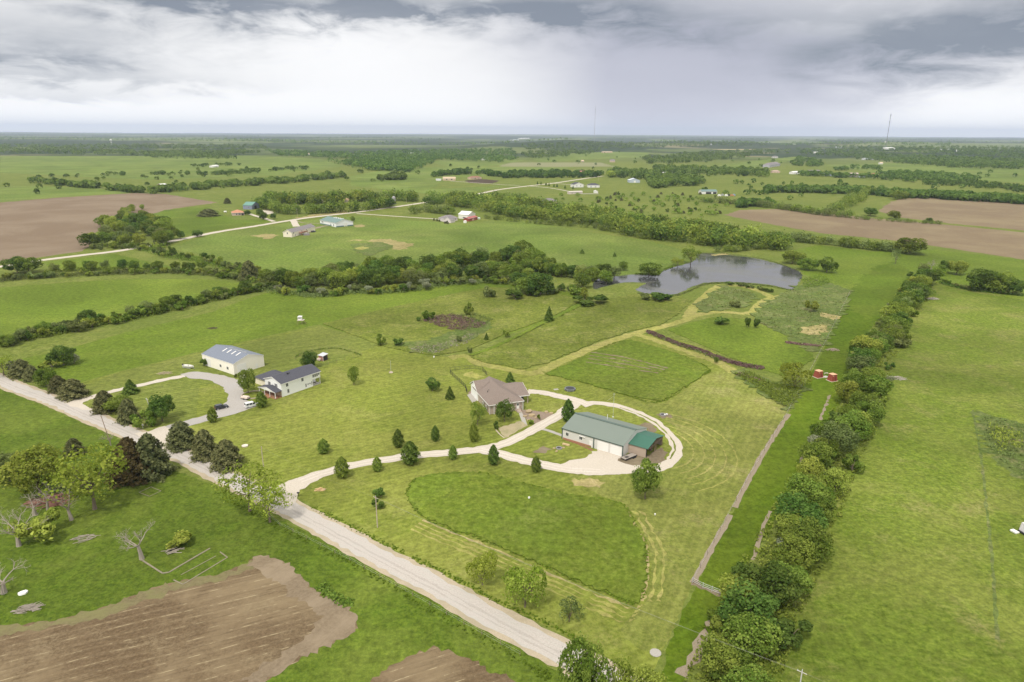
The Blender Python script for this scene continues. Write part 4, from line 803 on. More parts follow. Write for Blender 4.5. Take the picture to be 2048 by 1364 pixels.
for k in range(50):
    p = P(rs.uniform(1130,1480), rs.uniform(388,428)); tree_at('cedar' if k % 3 else 'shrub_dark', p.x, p.y, rs.uniform(2.5,5.5), rs.uniform(4,7), ('small dark cedar bush' if k % 3 else 'dark leafy bush')+' scattered over the far rough pasture', 'shrub', 'bushes scattered over the far rough pasture', parts=False, name='shrub')
for k, (x, y) in enumerate([(1075,369),(1082,369),(1092,371),(1098,372),(1108,374),(1114,374),(1130,377),(1146,378)]):
    p = P(x, y); tree_at('cone', p.x, p.y, 6, 4, 'pointed young tree in the row by the far white houses', 'tree', 'row of pointed trees by the far white houses', parts=False)
for k, (x, y) in enumerate([(868,441),(874,442),(879,443),(890,447),(893,447),(896,448)]):
    p = P(x, y); tree_at('cedar', p.x, p.y, 2.6, 2.6, 'small clipped cedar in the row before the grey house', 'tree', 'cedar row before the grey house', parts=False)
# --- low brush that nobody could count
def brush(name, line, width, n, hr, col, label, size=.35, z=0.0, cat=None):
    pts = smooth_line(PP(line), 8); cs, ns, ts = [], [], []; rng = np.random.default_rng(n)
    for k in range(n):
        i = rng.integers(0, len(pts)-1); p = pts[i].lerp(pts[i+1], rng.random()); t = (pts[i+1]-pts[i]).normalized(); u = float(np.clip(rng.normal(0,.26),-.5,.5)); p = p+Vector((-t.y,t.x,0))*u*width
        h = rng.uniform(*hr)*max(.25, 1-abs(u)*1.1); m = 7
        d = rng.normal(0,1,(m,3)); d /= np.linalg.norm(d,axis=1,keepdims=True); d[:,2] = np.abs(d[:,2])
        cs.append(np.array([p.x,p.y,z+h*.4])+d*np.array([h*.7,h*.7,h*.55])); ns.append(d); ts.append(np.clip(rng.normal(.45,.22,m)+rng.normal(0,.12),0,1))
    N_ = np.vstack(ns)
    if col == 'turf': N_ = N_*.4+np.array([0,0,1.4])
    v, ti = cards(np.vstack(cs), N_, size, np.concatenate(ts), rng); o = link(name, card_mesh(name, v, ti, [LM[col]])); o['kind'] = 'stuff'; o['label'] = label; return o
def blob_brush(name, poly, n, hr, col, label, size=.3, z=0.0):
    pts = PP(poly); xs = [p.x for p in pts]; ys = [p.y for p in pts]; rng = np.random.default_rng(n+5); cs, ns, ts = [], [], []; k = 0
    def inside(x, y):
        c = False; j = len(pts)-1
        for i in range(len(pts)):
            if (pts[i].y > y) != (pts[j].y > y) and x < (pts[j].x-pts[i].x)*(y-pts[i].y)/(pts[j].y-pts[i].y)+pts[i].x: c = not c
            j = i
        return c
    while k < n:
        x = rng.uniform(min(xs),max(xs)); y = rng.uniform(min(ys),max(ys))
        if not inside(x, y): continue
        k += 1; h = rng.uniform(*hr); m = 6; d = rng.normal(0,1,(m,3)); d /= np.linalg.norm(d,axis=1,keepdims=True); d[:,2] = np.abs(d[:,2])
        cs.append(np.array([x,y,z+h*.4])+d*np.array([h*.7,h*.7,h*.55])); ns.append(d); ts.append(np.clip(rng.normal(.45,.22,m)+rng.normal(0,.12),0,1))
    v, ti = cards(np.vstack(cs), np.vstack(ns), size, np.concatenate(ts), rng); o = link(name, card_mesh(name, v, ti, [LM[col]])); o['kind'] = 'stuff'; o['label'] = label; return o
brush('brush_row', [(1296,664),(1320,674),(1360,690),(1400,702),(1440,718),(1480,730),(1525,738)], 3.6, 800, (.8,1.8), 'twig', 'long dark red brown brush row in the bright meadow', .26)
brush('brush_row', [(1296,664),(1360,690),(1440,718),(1525,738)], 4.2, 260, (.7,1.4), 'olive', 'green weeds along the red brown brush row', .26)
brush('brush_row', [(1476,750),(1500,756),(1528,766)], 3, 160, (.7,1.4), 'twig', 'short red brown brush row beside the weedy corner', .26)
brush('brush_row', [(1572,686),(1600,690),(1640,694)], 2.4, 170, (.7,1.5), 'twig', 'short dark brush row at the lane fence', .26)
blob_brush('brush_patch', [(842,642),(865,634),(905,630),(935,636),(958,645),(975,648),(960,656),(930,662),(905,661),(870,652)], 700, (.7,1.5), 'twig', 'red brown patch of bare brush in the meadow', .26)
blob_brush('brush_patch', [(905,632),(950,628),(985,640),(982,652),(955,660),(935,645)], 260, (.6,1.3), 'olive', 'grey green weeds right of the red brown patch', .26)
blob_brush('brush_patch', [(820,700),(850,690),(900,684),(935,670),(960,668),(930,690),(880,706),(845,708)], 260, (.4,.9), 'pale_twig', 'pale dry weeds below the red brown patch', .22)
blob_brush('weeds', [(1500,632),(1520,612),(1560,590),(1600,575),(1690,590),(1680,625),(1650,690),(1625,705),(1560,668),(1520,645)], 420, (.3,1.3), 'olive', 'weeds of the rough patch beside the lane', .3, .3)
blob_brush('weeds', [(1605,560),(1640,552),(1665,565),(1640,575),(1608,578)], 260, (1.0,2.2), 'mid', 'green thicket at the near right corner of the pond', .3)
blob_brush('weeds', [(1470,750),(1500,745),(1540,768),(1605,778),(1578,820),(1540,796)], 700, (.5,1.3), 'mid', 'green weeds in the corner between lawn and lane', .28, .3)
blob_brush('weeds', [(1395,612),(1420,590),(1450,575),(1505,588),(1485,612),(1440,620)], 260, (.4,.9), 'olive', 'weeds on the mound between the mown paths', .26, .3)
blob_brush('weeds', [(1960,830),(2100,860),(2200,980),(2048,960),(2000,920),(1970,890)], 360, (.4,1.5), 'olive', 'brush at the right edge of the pasture', .3)
blob_brush('weeds', [(1975,850),(2040,870),(2048,900),(2000,905),(1985,880)], 110, (1.2,2.6), 'lite', 'light green saplings at the right edge of the pasture', .3)
brush('roadside_weeds', [(430,985),(550,1052),(690,1120),(848,1212),(1046,1324),(1100,1356)], 2.4, 420, (.1,.3), 'turf', 'green weeds along the lower edge of the gravel road', .18)
brush('roadside_weeds', [(625,1014),(746,1075),(870,1136),(985,1196),(1110,1255),(1205,1305)], 2.0, 420, (.1,.3), 'turf', 'green weeds in the ditch above the gravel road', .2)
brush('roadside_weeds', [(640,1172),(668,1194),(705,1210)], 3, 120, (.3,.8), 'mid', 'tall weeds along the stubble field end', .26)
brush('fence_weeds', [(590,715),(605,706),(640,699),(672,697),(700,703),(722,711)], 1.0, 110, (.25,.6), 'mid', 'weeds along the hen yard fence', .2)
for nm, ln, w, n, hr, col, lb in [('hedge_brush', [(0,690),(60,676),(130,664),(200,648),(280,634),(400,606),(520,578),(560,572)], 9, 1500, (1.4,3.0), 'mid', 'leafy brush filling the lower hedge of the left hay fields'),
  ('hedge_brush', [(0,562),(100,553),(220,548),(340,545),(430,550),(500,560),(560,572)], 13, 1700, (1.2,2.8), 'olive', 'olive brush filling the upper hedge of the left hay fields'),
  ('hedge_brush', [(90,546),(180,540),(260,540),(340,543),(420,542)], 8, 700, (1.5,3.0), 'mid', 'leafy brush in the upper hedge of the left hay fields'),
  ('hedge_brush', [(240,492),(300,500),(350,515),(400,520),(440,530),(490,545),(520,565)], 15, 1500, (1.4,3.2), 'mid', 'leafy brush between creek and left wood'),
  ('hedge_brush', [(520,578),(600,590),(650,592),(720,585),(770,585),(840,578),(900,568),(960,565),(1020,566)], 10, 1500, (1.2,2.8), 'olive', 'brush at the near foot of the creek wood'),
  ('hedge_brush', HEDGE, 15, 2600, (1.0,2.6), 'lite', 'brush filling the foot of the tall hedge'), ('hedge_brush', [(1880,566),(1940,580),(2048,592)], 4, 260, (.8,1.8), 'dark', 'brush along the far edge of the right pasture')]:
    brush(nm, ln, w, n, hr, col, lb, .34)
FM = [(815,988),(822,972),(833,959),(870,950),(920,947),(971,948),(1040,966),(1104,982),(1160,994),(1206,999),(1247,1012),(1271,1053),(1288,1090),(1291,1130),(1288,1165),(1280,1196),(1264,1205),(1227,1192),(1150,1160),(1070,1124),(968,1080),(900,1058),(839,1027),(815,988)]
brush('meadow_edge', FM, 1.6, 900, (.15,.4), 'turf', 'tall grass along the edge of the front meadow', .18, .05)
brush('meadow_edge', [(1092,748),(1170,713),(1245,683),(1330,700),(1390,722),(1418,740),(1402,753),(1322,803),(1250,790),(1170,766),(1092,748)], 1.6, 700, (.15,.4), 'turf', 'tall grass along the edge of the garden meadow', .18, .05)
brush('pond_reeds', [(1276,588),(1340,592),(1372,585),(1404,571),(1430,567),(1480,567),(1540,573),(1592,583)], 2.2, 500, (.4,1.1), 'olive', 'reeds along the near bank of the pond', .26)
brush('pond_reeds', [(1346,533),(1322,542),(1312,550),(1270,548)], 2.6, 220, (.5,1.4), 'mid', 'green reeds along the far bank of the pond', .26)
brush('pond_reeds', [(1395,506),(1454,508),(1530,519),(1598,542)], 2.0, 300, (.3,.8), 'olive', 'low reeds at the head of the pond', .26)
# pasture, field and verge tufts, thousands of small ones
def tufts(name, poly, n, hr, col, label, size): return blob_brush(name, poly, n, hr, col, label, size)
# --- far woods, each one mass
def far_wood(name, polys, n, hr, label, col='dark', K=16):
    rng = np.random.default_rng(n+17); V = []; T = []; tot = [0]
    cs, ns, ts, ss = [], [], [], []
    ar = [abs(sum(p[i][0]*p[(i+1)%len(p)][1]-p[(i+1)%len(p)][0]*p[i][1] for i in range(len(p)))) for p in polys]
    for p, a in zip(polys, ar):
        xs = [q[0] for q in p]; ys = [q[1] for q in p]; k = 0; m = max(4, int(n*a/sum(ar)))
        while k < m:
            x = rng.uniform(min(xs),max(xs)); y = rng.uniform(min(ys),max(ys)); c = False; j = len(p)-1
            for i in range(len(p)):
                if (p[i][1] > y) != (p[j][1] > y) and x < (p[j][0]-p[i][0])*(y-p[i][1])/(p[j][1]-p[i][1])+p[i][0]: c = not c
                j = i
            if not c: continue
            k += 1; g = P(x, y); h = rng.uniform(*hr); w = h*rng.uniform(.45,.75); d = rng.normal(0,1,(K,3)); d /= np.linalg.norm(d,axis=1,keepdims=True); d[:,2] = np.where(rng.random(K)<.6, np.abs(d[:,2]), d[:,2])
            cs.append(np.array([g.x,g.y,g.z+h*.48])+d*np.array([w,w,h*.5])); ns.append(d); ts.append(np.clip(rng.uniform(.1,.8)+rng.normal(0,.15,K),0,1)); ss.append(np.full(K, h*.20))
    v, ti = cards(np.vstack(cs), np.vstack(ns), np.concatenate(ss), np.concatenate(ts), rng, jit=.4); o = link(name, card_mesh(name, v, ti, [LM[col]])); o['kind'] = 'stuff'; o['label'] = label; return o
def strip(l, h): return [(x, y-h/2) for x, y in l]+[(x, y+h/2) for x, y in l[::-1]]
far_wood('tree_line', [strip([(1740,388),(1800,392),(1900,397),(2060,406)], 7), strip([(1536,384),(1620,384),(1700,386),(1735,384)], 5)], 420, (8,12), 'long dark tree line behind the right brown field', K=60)
far_wood('tree_line', [strip([(300,386),(360,380),(440,374),(520,368),(600,362),(660,356),(697,352)], 6), strip([(60,364),(120,370),(200,377),(260,384),(285,386)], 4)], 260, (7,12), 'tree line between the far left pastures', K=60)
far_wood('tree_line', [strip([(430,350),(500,344),(560,340),(620,338)], 4), strip([(380,334),(430,332),(480,330)], 3), strip([(200,352),(300,349),(420,350),(520,346)], 2), strip([(1850,366),(1900,368),(2000,376),(2048,384)], 8)], 240, (6,10), 'thin tree lines in the far pastures', K=40)
far_wood('grove', [[(755,360),(780,353),(812,353),(815,360),(770,361)]], 60, (8,11), 'dark grove alone in the far pasture', K=70)
far_wood('grove', [strip([(866,352),(900,349),(940,346),(1000,352)], 5), [(1000,357),(1020,348),(1110,346),(1205,350),(1190,355),(1080,357)]], 260, (8,12), 'trees behind the far tan houses', K=60)
far_wood('grove', [[(1205,354),(1230,342),(1290,346),(1330,352),(1300,362),(1260,358)], [(1290,366),(1330,355),(1400,358),(1410,370),(1370,374),(1310,372)], strip([(1310,343),(1380,345),(1460,346),(1535,349)], 14), [(1300,372),(1330,366),(1330,376),(1305,377)]], 420, (9,14), 'wood round the far farmsteads', K=60)
far_wood('grove', [[(1216,352),(1230,348),(1229,355),(1218,356)]], 8, (9,12), 'yellow tree among the far farmsteads', 'lime', 80)
far_wood('grove', [[(1578,328),(1600,312),(1630,320),(1650,330),(1630,335),(1590,332)], strip([(1600,350),(1680,354),(1780,358),(1830,364)], 4), strip([(1670,340),(1720,336),(1760,338)], 5), [(1750,350),(1800,346),(1900,352),(1960,362),(1900,368),(1820,360)], [(1470,412),(1540,408),(1545,412),(1480,417)]], 420, (7,12), 'groves round the far right houses', K=50)
far_wood('woodland', [[(680,330),(760,310),(900,312),(1040,318),(1000,325),(880,320),(820,345),(720,340),(640,318)], [(530,302),(700,308),(820,302),(1024,300),(1040,312),(860,318),(700,318),(560,312)]], 1500, (10,15), 'wooded valley in the far middle distance', K=30)
far_wood('woodland', [[(0,296),(120,297),(300,306),(470,302),(520,306),(430,314),(300,312),(140,309),(0,307)], [(0,290),(520,290),(540,300),(300,299),(0,296)], [(280,312),(420,310),(480,318),(320,317)]], 1100, (10,16), 'wooded bottomland in the far left distance', K=28)
far_wood('woodland', [[(1040,308),(1120,300),(1200,302),(1180,309),(1060,318)], [(1280,318),(1400,306),(1520,300),(1580,302),(1540,308),(1460,314),(1400,320),(1300,324)], [(1040,290),(1240,284),(1300,288),(1500,284),(1530,292),(1340,296),(1200,299),(1050,300)], strip([(1290,326),(1380,324),(1440,318),(1500,312)], 5)], 1300, (10,15), 'woods and hedges of the far centre', K=28)
far_wood('woodland', [[(1590,298),(1700,300),(1790,312),(1900,316),(2048,322),(2048,336),(1900,334),(1790,326),(1700,318),(1600,308)], [(1640,292),(1880,296),(2048,292),(2048,318),(1850,308),(1700,302)], [(1760,318),(2048,330),(2048,339),(1900,336),(1770,325)]], 1500, (10,16), 'broad wood in the far right distance', K=28)
far_wood('scattered_trees', [[(0,345),(300,345),(640,330),(640,345),(300,372),(0,395)], [(640,345),(1000,325),(1210,335),(1200,345),(900,350),(700,375)]], 60, (4,9), 'lone trees scattered over the far left pastures', K=60)
far_wood('scattered_trees', [[(1040,395),(1200,385),(1480,400),(1450,430),(1300,440),(1100,425)]], 90, (3,6), 'small trees scattered over the far rough pasture', 'mid', K=60)
far_wood('scattered_trees', [[(1380,385),(1560,350),(2048,345),(2048,375),(1750,380),(1560,405)], [(1000,305),(1600,300),(1640,325),(1400,345),(1100,325)]], 110, (5,10), 'trees scattered over the far right pastures', K=50)
far_wood('woodland', [strip([(0,277),(200,278),(420,280),(560,283)], 7), strip([(540,284),(700,286),(860,288)], 7), strip([(880,291),(1000,286),(1100,279),(1230,277),(1300,281)], 5), strip([(1300,285),(1420,287),(1540,286)], 5), strip([(1560,290),(1640,287),(1780,289),(1900,291)], 6), strip([(1880,284),(1960,282),(2050,284)], 7)], 1500, (13,19), 'dark wooded ridges near the horizon', K=14)
far_wood('woodland', [strip([(0,269),(300,271),(520,273)], 3), strip([(620,277),(760,276),(880,279)], 3), strip([(1240,274),(1400,277),(1540,278)], 3), strip([(1600,280),(1800,280),(2050,278)], 3)], 1100, (15,22), 'faint wooded ridges at the horizon', K=10)
# ------------------------------------------------------------------ building kit (local frame: front wall on y=0, x along it, y into the building)
WHITE = plain('white_paint', (.72,.70,.66), .6, .05); CREAM = plain('cream_siding', (.78,.70,.56), .6, .05, 1, ridge=(2,.20,.02)); CREAMM = plain('cream_metal', (.84,.79,.69), .5, .05, .5, ridge=(0,.9,.03))
WSIDE = plain('white_siding', (.85,.84,.80), .6, .04, 1, ridge=(2,.20,.02)); BLACK = plain('black_paint', (.03,.03,.032), .5); GLASS = plain('window_glass', (.035,.04,.05), .12, .1, spec=.6)
DKROOF = shingle('charcoal_shingle', (.075,.075,.088)); BRROOF = shingle('brown_shingle', (.195,.155,.13)); GYROOF = shingle('grey_shingle', (.20,.18,.18)); ORROOF = shingle('terracotta_shingle', (.42,.20,.12))
BLUEM = plain('grey_blue_metal_roof', (.165,.185,.225), .45, .05, .3, ridge=(0,.6,.03)); GREENM = plain('sage_metal_roof', (.168,.198,.165), .45, .05, .3, ridge=(0,.6,.03)); GREEN2 = plain('green_metal_roof', (.04,.125,.085), .45, .06, .3, ridge=(0,.6,.03))
TEAL = plain('teal_metal_roof', (.125,.195,.175), .5, .06, .3); GRIDGE = plain('ridge_cap_green', (.085,.12,.10), .5); GREYW = plain('pale_grey_metal', (.60,.58,.54), .55, .05, .6, ridge=(0,.45,.03)); TANW = plain('tan_plywood', (.40,.315,.245), .8, .1, 1)
STONE = plain('stone_veneer', (.42,.34,.28), .9, .25, 3); TRIMG = plain('dark_green_trim', (.045,.075,.06), .5); WOOD = plain('weathered_wood', (.24,.17,.12), .9, .25, 3); BRICK = plain('red_brick', (.34,.17,.10), .9, .2, 3)
REDP = plain('barn_red_paint', (.27,.065,.04), .8, .2, 2); PEACH = plain('peach_roofing', (.60,.35,.21), .8, .1, 2); SILVER = plain('galvanised_metal', (.55,.56,.57), .4, .08, 2, .3); TAN = plain('tan_wall', (.55,.42,.30), .8, .08); SLATE = plain('slate_blue_metal', (.22,.24,.32), .5, .06); PINKW = plain('pinkish_siding', (.62,.55,.54), .7, .05)
RUBBER = plain('tyre_rubber', (.02,.02,.02), .9); FASC = plain('fascia_white', (.74,.72,.68), .6, .04)
def win(p, wall, s, z, w, h, L, Wd, pane=True, fr=None, sub=True):
    """a framed window or other flat opening set on one wall"""
    f = MB(); g = MB(); t = .09
    for b in (f,): 
        b.box(-w/2-t, -.05, z-t, w/2+t, .02, z); b.box(-w/2-t, -.05, z+h, w/2+t, .02, z+h+t); b.box(-w/2-t, -.05, z, -w/2, .02, z+h); b.box(w/2, -.05, z, w/2+t, .02, z+h)
        b.box(-.03, -.045, z, .03, .01, z+h)
    g.box(-w/2, -.02, z, w/2, .03, z+h)
    loc, rz = on_wall(wall, s, L, Wd); o = part('window', f, fr or WHITE, p, loc, rz); part('pane', g, GLASS, o); return o
def on_wall(wall, s, L, Wd):
    return {'front': ((s,0,0), 0), 'right': ((L,s,0), R(90)), 'back': ((s,Wd,0), R(180)), 'left': ((0,s,0), R(-90))}[wall]
def door(p, wall, s, w, h, L, Wd, mat, z=0, panels=0, name='door'):
    m = MB(); m.box(-w/2, -.06, z, w/2, .02, z+h)
    for k in range(1, panels): m.box(-w/2+.05, -.075, z+h*k/panels-.02, w/2-.05, -.06, z+h*k/panels+.02)
    loc, rz = on_wall(wall, s, L, Wd); o = part(name, m, mat, p, loc, rz)
    if not panels: part('handle', MB().box(w*.32, -.12, z+.95, w*.40, -.06, z+1.05), SILVER, o)
    return o
def gable(p, L, Wd, h, r, wallm, roofm, ov=.45, th=.14, fascia=None, axis='x', wname='wall'):
    b = MB()
    if axis == 'x': b.prism([(0,0,0),(0,Wd,0),(0,Wd,h),(0,Wd/2,r),(0,0,h)], (L,0,0))
    else: b.prism([(0,0,0),(L,0,0),(L,0,h),(L/2,0,r),(0,0,h)], (0,Wd,0))
    part(wname, b, wallm, p)
    ro = MB(); fa = MB(); half = (Wd if axis == 'x' else L)/2; sl = (r-h)/half; zo = h-ov*sl+.02; ln = (L if axis == 'x' else Wd)
    a = [(-ov, zo), (half, r+.02), (2*half+ov, zo)]
    prof = [(a[0][0],a[0][1]),(a[1][0],a[1][1]),(a[2][0],a[2][1]),(a[2][0],a[2][1]+th),(a[1][0],a[1][1]+th),(a[0][0],a[0][1]+th)]
    mk = (lambda q: [(-ov, y, z) for y, z in q]) if axis == 'x' else (lambda q: [(y, -ov, z) for y, z in q])
    d = (ln+2*ov,0,0) if axis == 'x' else (0,ln+2*ov,0)
    ro.prism(mk(prof), d); part('roof', ro, roofm, p)
    if fascia:
        q1 = [(a[0][0]-.03,zo-.12),(a[0][0]+.0,zo-.12),(a[0][0]+.0,zo+th*.6),(a[0][0]-.03,zo+th*.6)]; q2 = [(2*half-y, z) for y, z in q1]
        fa.prism(mk(q1), d); fa.prism(mk(q2), d)
        for e in (0, 1):
            off = (-.04 if e == 0 else ln+2*ov)
            rk = [(a[0][0],zo-.1),(half,r-.1),(2*half+ov,zo-.1),(2*half+ov,zo+th*.7),(half,r+th*.7+.02),(a[0][0],zo+th*.7)]
            base = mk(rk); v = Vector((off,0,0)) if axis == 'x' else Vector((0,off,0)); dd = (.04,0,0) if axis == 'x' else (0,.04,0)
            fa.prism([Vector(q)+v for q in base], dd)
        part('fascia', fa, fascia, p)
def hip(p, L, Wd, h, r, wallm, roofm, ov=.5, fascia=None):
    part('wall', MB().box(0,0,0,L,Wd,h), wallm, p); b = MB(); m = min(L,Wd)/2; z = h+.05; x0,y0,x1,y1 = -ov,-ov,L+ov,Wd+ov
    if L >= Wd: r1, r2 = (m, Wd/2, r), (L-m, Wd/2, r)
    else: r1, r2 = (L/2, m, r), (L/2, Wd-m, r)
    A, B, Cc, D = (x0,y0,z),(x1,y0,z),(x1,y1,z),(x0,y1,z)
    if L >= Wd: F = [(A,B,r2,r1),(B,Cc,r2),(Cc,D,r1,r2),(D,A,r1)]
    else: F = [(A,B,r1),(B,Cc,r2,r1),(Cc,D,r2),(D,A,r1,r2)]
    for f in F: b.poly(f)
    b.poly((D,Cc,B,A)); part('roof', b, roofm, p)
    if fascia:
        f = MB(); f.box(x0-.03,y0-.03,z-.2,x1+.03,y0,z); f.box(x0-.03,y1,z-.2,x1+.03,y1+.03,z); f.box(x0-.03,y0,z-.2,x0,y1,z); f.box(x1,y0,z-.2,x1+.03,y1,z); part('fascia', f, fascia, p)
U = lambda a: Vector((math.cos(R(a)), math.sin(R(a)), 0))
# ------------------------------------------------------------------ green roofed shed
A = -36.2; t = thing('metal_shed', 'long pale grey metal shed with sage green roof and two white garage doors', 'shed', Vector((34.2,190.2,0))-U(A)*22, R(A))
gable(t, 22, 16.4, 3.7, 6.1, GREYW, GREENM, ov=.15, th=.10)
part('ridge_cap', MB().box(-.2,7.75,6.12,22.2,8.65,6.27), GRIDGE, t)
for s in (0, 11.7, 21.85): part('corner_trim', MB().box(s-.12,-.10,0,s+.2,.0,3.66), TRIMG, t)
part('eave_trim', MB().box(-.2,-.26,3.50,22.2,-.17,3.72), TRIMG, t)
part('wainscot', MB().box(.35,-.06,.02,10.9,-.005,.55), BRICK, t)
win(t, 'front', 1.9, 1.5, 1.0, 1.1, 22, 16.4); win(t, 'front', 7.0, 1.6, 1.0, 1.1, 22, 16.4)
part('awning', MB().box(6.4,-.35,2.75,8.6,-.02,2.85), WHITE, t)
door(t, 'front', 10.7, 1.0, 2.2, 22, 16.4, WHITE); door(t, 'front', 15.0, 3.9, 3.0, 22, 16.4, WHITE, panels=5, name='garage_door'); door(t, 'front', 19.55, 3.9, 3.0, 22, 16.4, WHITE, panels=5, name='garage_door')
part('vent_pipe', MB().tube([(9.5,12.6,4.9),(9.5,12.6,6.6)], .09), WHITE, t)
mk = single('antenna_mast', MB().tube([(0,0,0),(0,0,9)], .05).tube([(-.5,0,8.6),(.5,0,8.6)], .03).tube([(0,0,8),(-2.4,0,6)], .015).box(-.3,-.3,0,.3,.3,.1), SILVER, 'thin metal antenna mast standing behind the green roofed shed', 'antenna', P(1226,834))
# lean-to of the shed: a thing of its own roof, open to the right
o0 = Vector((34.2,190.2,0))+U(A+90)*3.6; l = thing('open_shed', 'tan shed with bright green metal roof against the end of the pale metal shed', 'shed', o0+U(A)*.03, R(A))
part('wall', MB().box(0,0,0,6,.12,3.2), TANW, l); part('wall', MB().box(0,11.3,0,6,11.42,3.2), TANW, l); ro = MB()
ro.prism([(0,-.35,3.2),(0,5.7,4.55),(0,11.75,3.2),(0,11.75,3.3),(0,5.7,4.65),(0,-.35,3.3)], (6.6,0,0)); part('roof', ro, GREEN2, l)
part('corner_trim', MB().box(5.9,-.05,0,6.05,.15,3.2), BLACK, l); part('back_wall', MB().box(0,.12,0,.05,11.3,3.2), plain('interior_shade', (.06,.05,.045), .9), l)  # back wall coloured near-black to stand in for shade inside the shed
for k in range(5): part('truss', MB().tube([(6.25,.4,3.2),(6.25,5.7,4.4)], .06, 4).tube([(6.25,5.7,4.4),(6.25,11,3.2)], .06, 4).tube([(6.25,.3,3.15-.28*k),(6.25,11,3.15-.28*k)], .05, 4) if k < 3 else MB().tube([(6.25,2.5+k,0),(6.25,2.5+k,3.6)], .08, 5), WOOD, l)
part('post', MB().tube([(6.2,5.7,0),(6.2,5.7,4.4)], .09, 5), WOOD, l); part('post', MB().tube([(6.2,11.2,0),(6.2,11.2,3.2)], .09, 5), WOOD, l)
# stored things in it
single('lumber_stack', MB().box(0,0,0,3,1,.5).box(.2,1.4,0,2.6,2.4,.9).box(.4,.1,.5,2.6,.9,.8), WOOD, 'dark stack of lumber inside the open green roofed shed', 'lumber', o0+U(A)*2.2+U(A+90)*5.5, R(A))
# ------------------------------------------------------------------ white two storey house
A = 54.3; t = thing('white_house', 'two storey off white house with charcoal shingle roof, porch and attached low wing', 'house', (-85.9,238.1,0), R(A)); L, Wd = 18.0, 10.0
b = MB(); b.box(0,0,0,14.2,Wd,2.75); b.prism([(0,0,2.75),(0,Wd,2.75),(0,Wd,5.3),(0,Wd/2,7.0),(0,0,5.3)], (L,0,0)); b.box(14.2,3.2,0,L,Wd,2.75); part('wall', b, WSIDE, t)
ro = MB(); sl = 1.7/5; ro.prism([(-.3,-.4,5.3-.4*sl),(-.3,5,7.02),(-.3,10.4,5.3-.4*sl),(-.3,10.4,5.46-.4*sl),(-.3,5,7.18),(-.3,-.4,5.46-.4*sl)], (L+.6,0,0)); part('roof', ro, DKROOF, t)
fa = MB(); fa.prism([(-.36,-.42,5.06),(-.36,5,6.88),(-.36,10.42,5.06),(-.36,10.42,5.3),(-.36,5,7.12),(-.36,-.42,5.3)], (.05,0,0)); fa.box(-.3,-.45,5.02,L+.3,-.40,5.26); part('fascia', fa, FASC, t)
for s, z, w, h in ((2.6,3.5,.9,1.25),(9.6,3.5,.9,1.25),(2.9,.9,.75,1.4),(11.0,.75,.5,1.3),(12.0,1.35,.5,.5),(12.9,1.35,.5,.5),(13.75,.9,.35,1.3)): win(t, 'front', s, z, w, h, L, Wd)
for s in (14.7,15.6,16.5): win(t, 'front', s, 3.55, .65, 1.2, L, Wd)
win(t, 'front', 17.4, 3.9, .6, .8, L, Wd)
for s in (3.1, 7.2):
    w_ = win(t, 'left', s, 3.3, .8, 1.35, L, Wd); sh = MB(); sh.box(-.85,-.05,3.25,-.52,.0,4.7); sh.box(.52,-.05,3.25,.85,0,4.7); part('shutter', sh, plain('grey_shutter', (.30,.29,.29), .7), w_)
part('deck_post', MB().box(17.75,.1,0,17.95,.3,2.75), WHITE, t); part('deck_post', MB().box(14.2,.1,0,14.4,.3,2.75), WHITE, t); part('deck_floor', MB().box(14.2,0,.02,L,3.2,.18), CONC, t)
rl = MB(); rl.box(14.4,.15,.85,17.8,.22,.93); [rl.box(14.6+k*.45,.16,.2,14.64+k*.45,.2,.85) for k in range(7)]; part('railing', rl, WHITE, t)
part('patio_set', MB().box(15,1.2,.2,16,2,.9).box(16.4,1.1,.2,17.2,1.9,.8), plain('patio_grey', (.25,.22,.2), .9, .4, 4), t)
ch = part('chimney', MB().box(5.6,3.4,6.4,6.1,3.9,7.3), BLACK, t); part('vent', MB().tube([(6.8,3.7,6.5),(6.8,3.7,7.1)], .12), BLACK, t)
# porch at the gable end
pr = MB(); pr.prism([(-3,-.3,2.55),(-3,5.0,3.75),(-3,10.4,2.55),(-3,10.4,2.68),(-3,5.0,3.88),(-3,-.3,2.68)], (2.95,0,0)); part('porch_roof', pr, DKROOF, t)
part('porch_gable', MB().prism([(-2.9,0,2.5),(-2.9,10,2.5),(-2.9,5,3.7)], (.12,0,0)), WSIDE, t); part('porch_fascia', MB().prism([(-3.06,-.35,2.42),(-3.06,5,3.66),(-3.06,10.4,2.42),(-3.06,10.4,2.62),(-3.06,5,3.86),(-3.06,-.35,2.62)], (.05,0,0)), FASC, t)
for y in (.1, 3.4, 6.6, 9.8): part('porch_post', MB().box(-2.9,y-.1,.3,-2.7,y+.1,2.55), WHITE, t)
part('porch_floor', MB().box(-3,0,.0,-.02,10,.3), BRICK, t); st = MB(); [st.box(-3-.35*(k+1),3.2,0,-3-.35*k,6.4,.28-.07*k) for k in range(3)]; part('steps', st, BRICK, t)
rl = MB(); rl.box(-2.85,6.6,1.1,-2.78,9.8,1.18); rl.box(-2.85,.1,1.1,-2.78,3.4,1.18); rl.box(-2.8,.05,1.1,-.1,.12,1.18); [rl.box(-2.84,.3+k*.4,.3,-2.8,.34+k*.4,1.1) for k in range(8)]; part('porch_railing', rl, WOOD, t)
door(t, 'left', 5.0, 1.0, 2.1, L, Wd, BRICK, z=.3)
part('lower_cladding', MB().box(-.05,.15,.3,-.002,9.85,2.4), TAN, t)
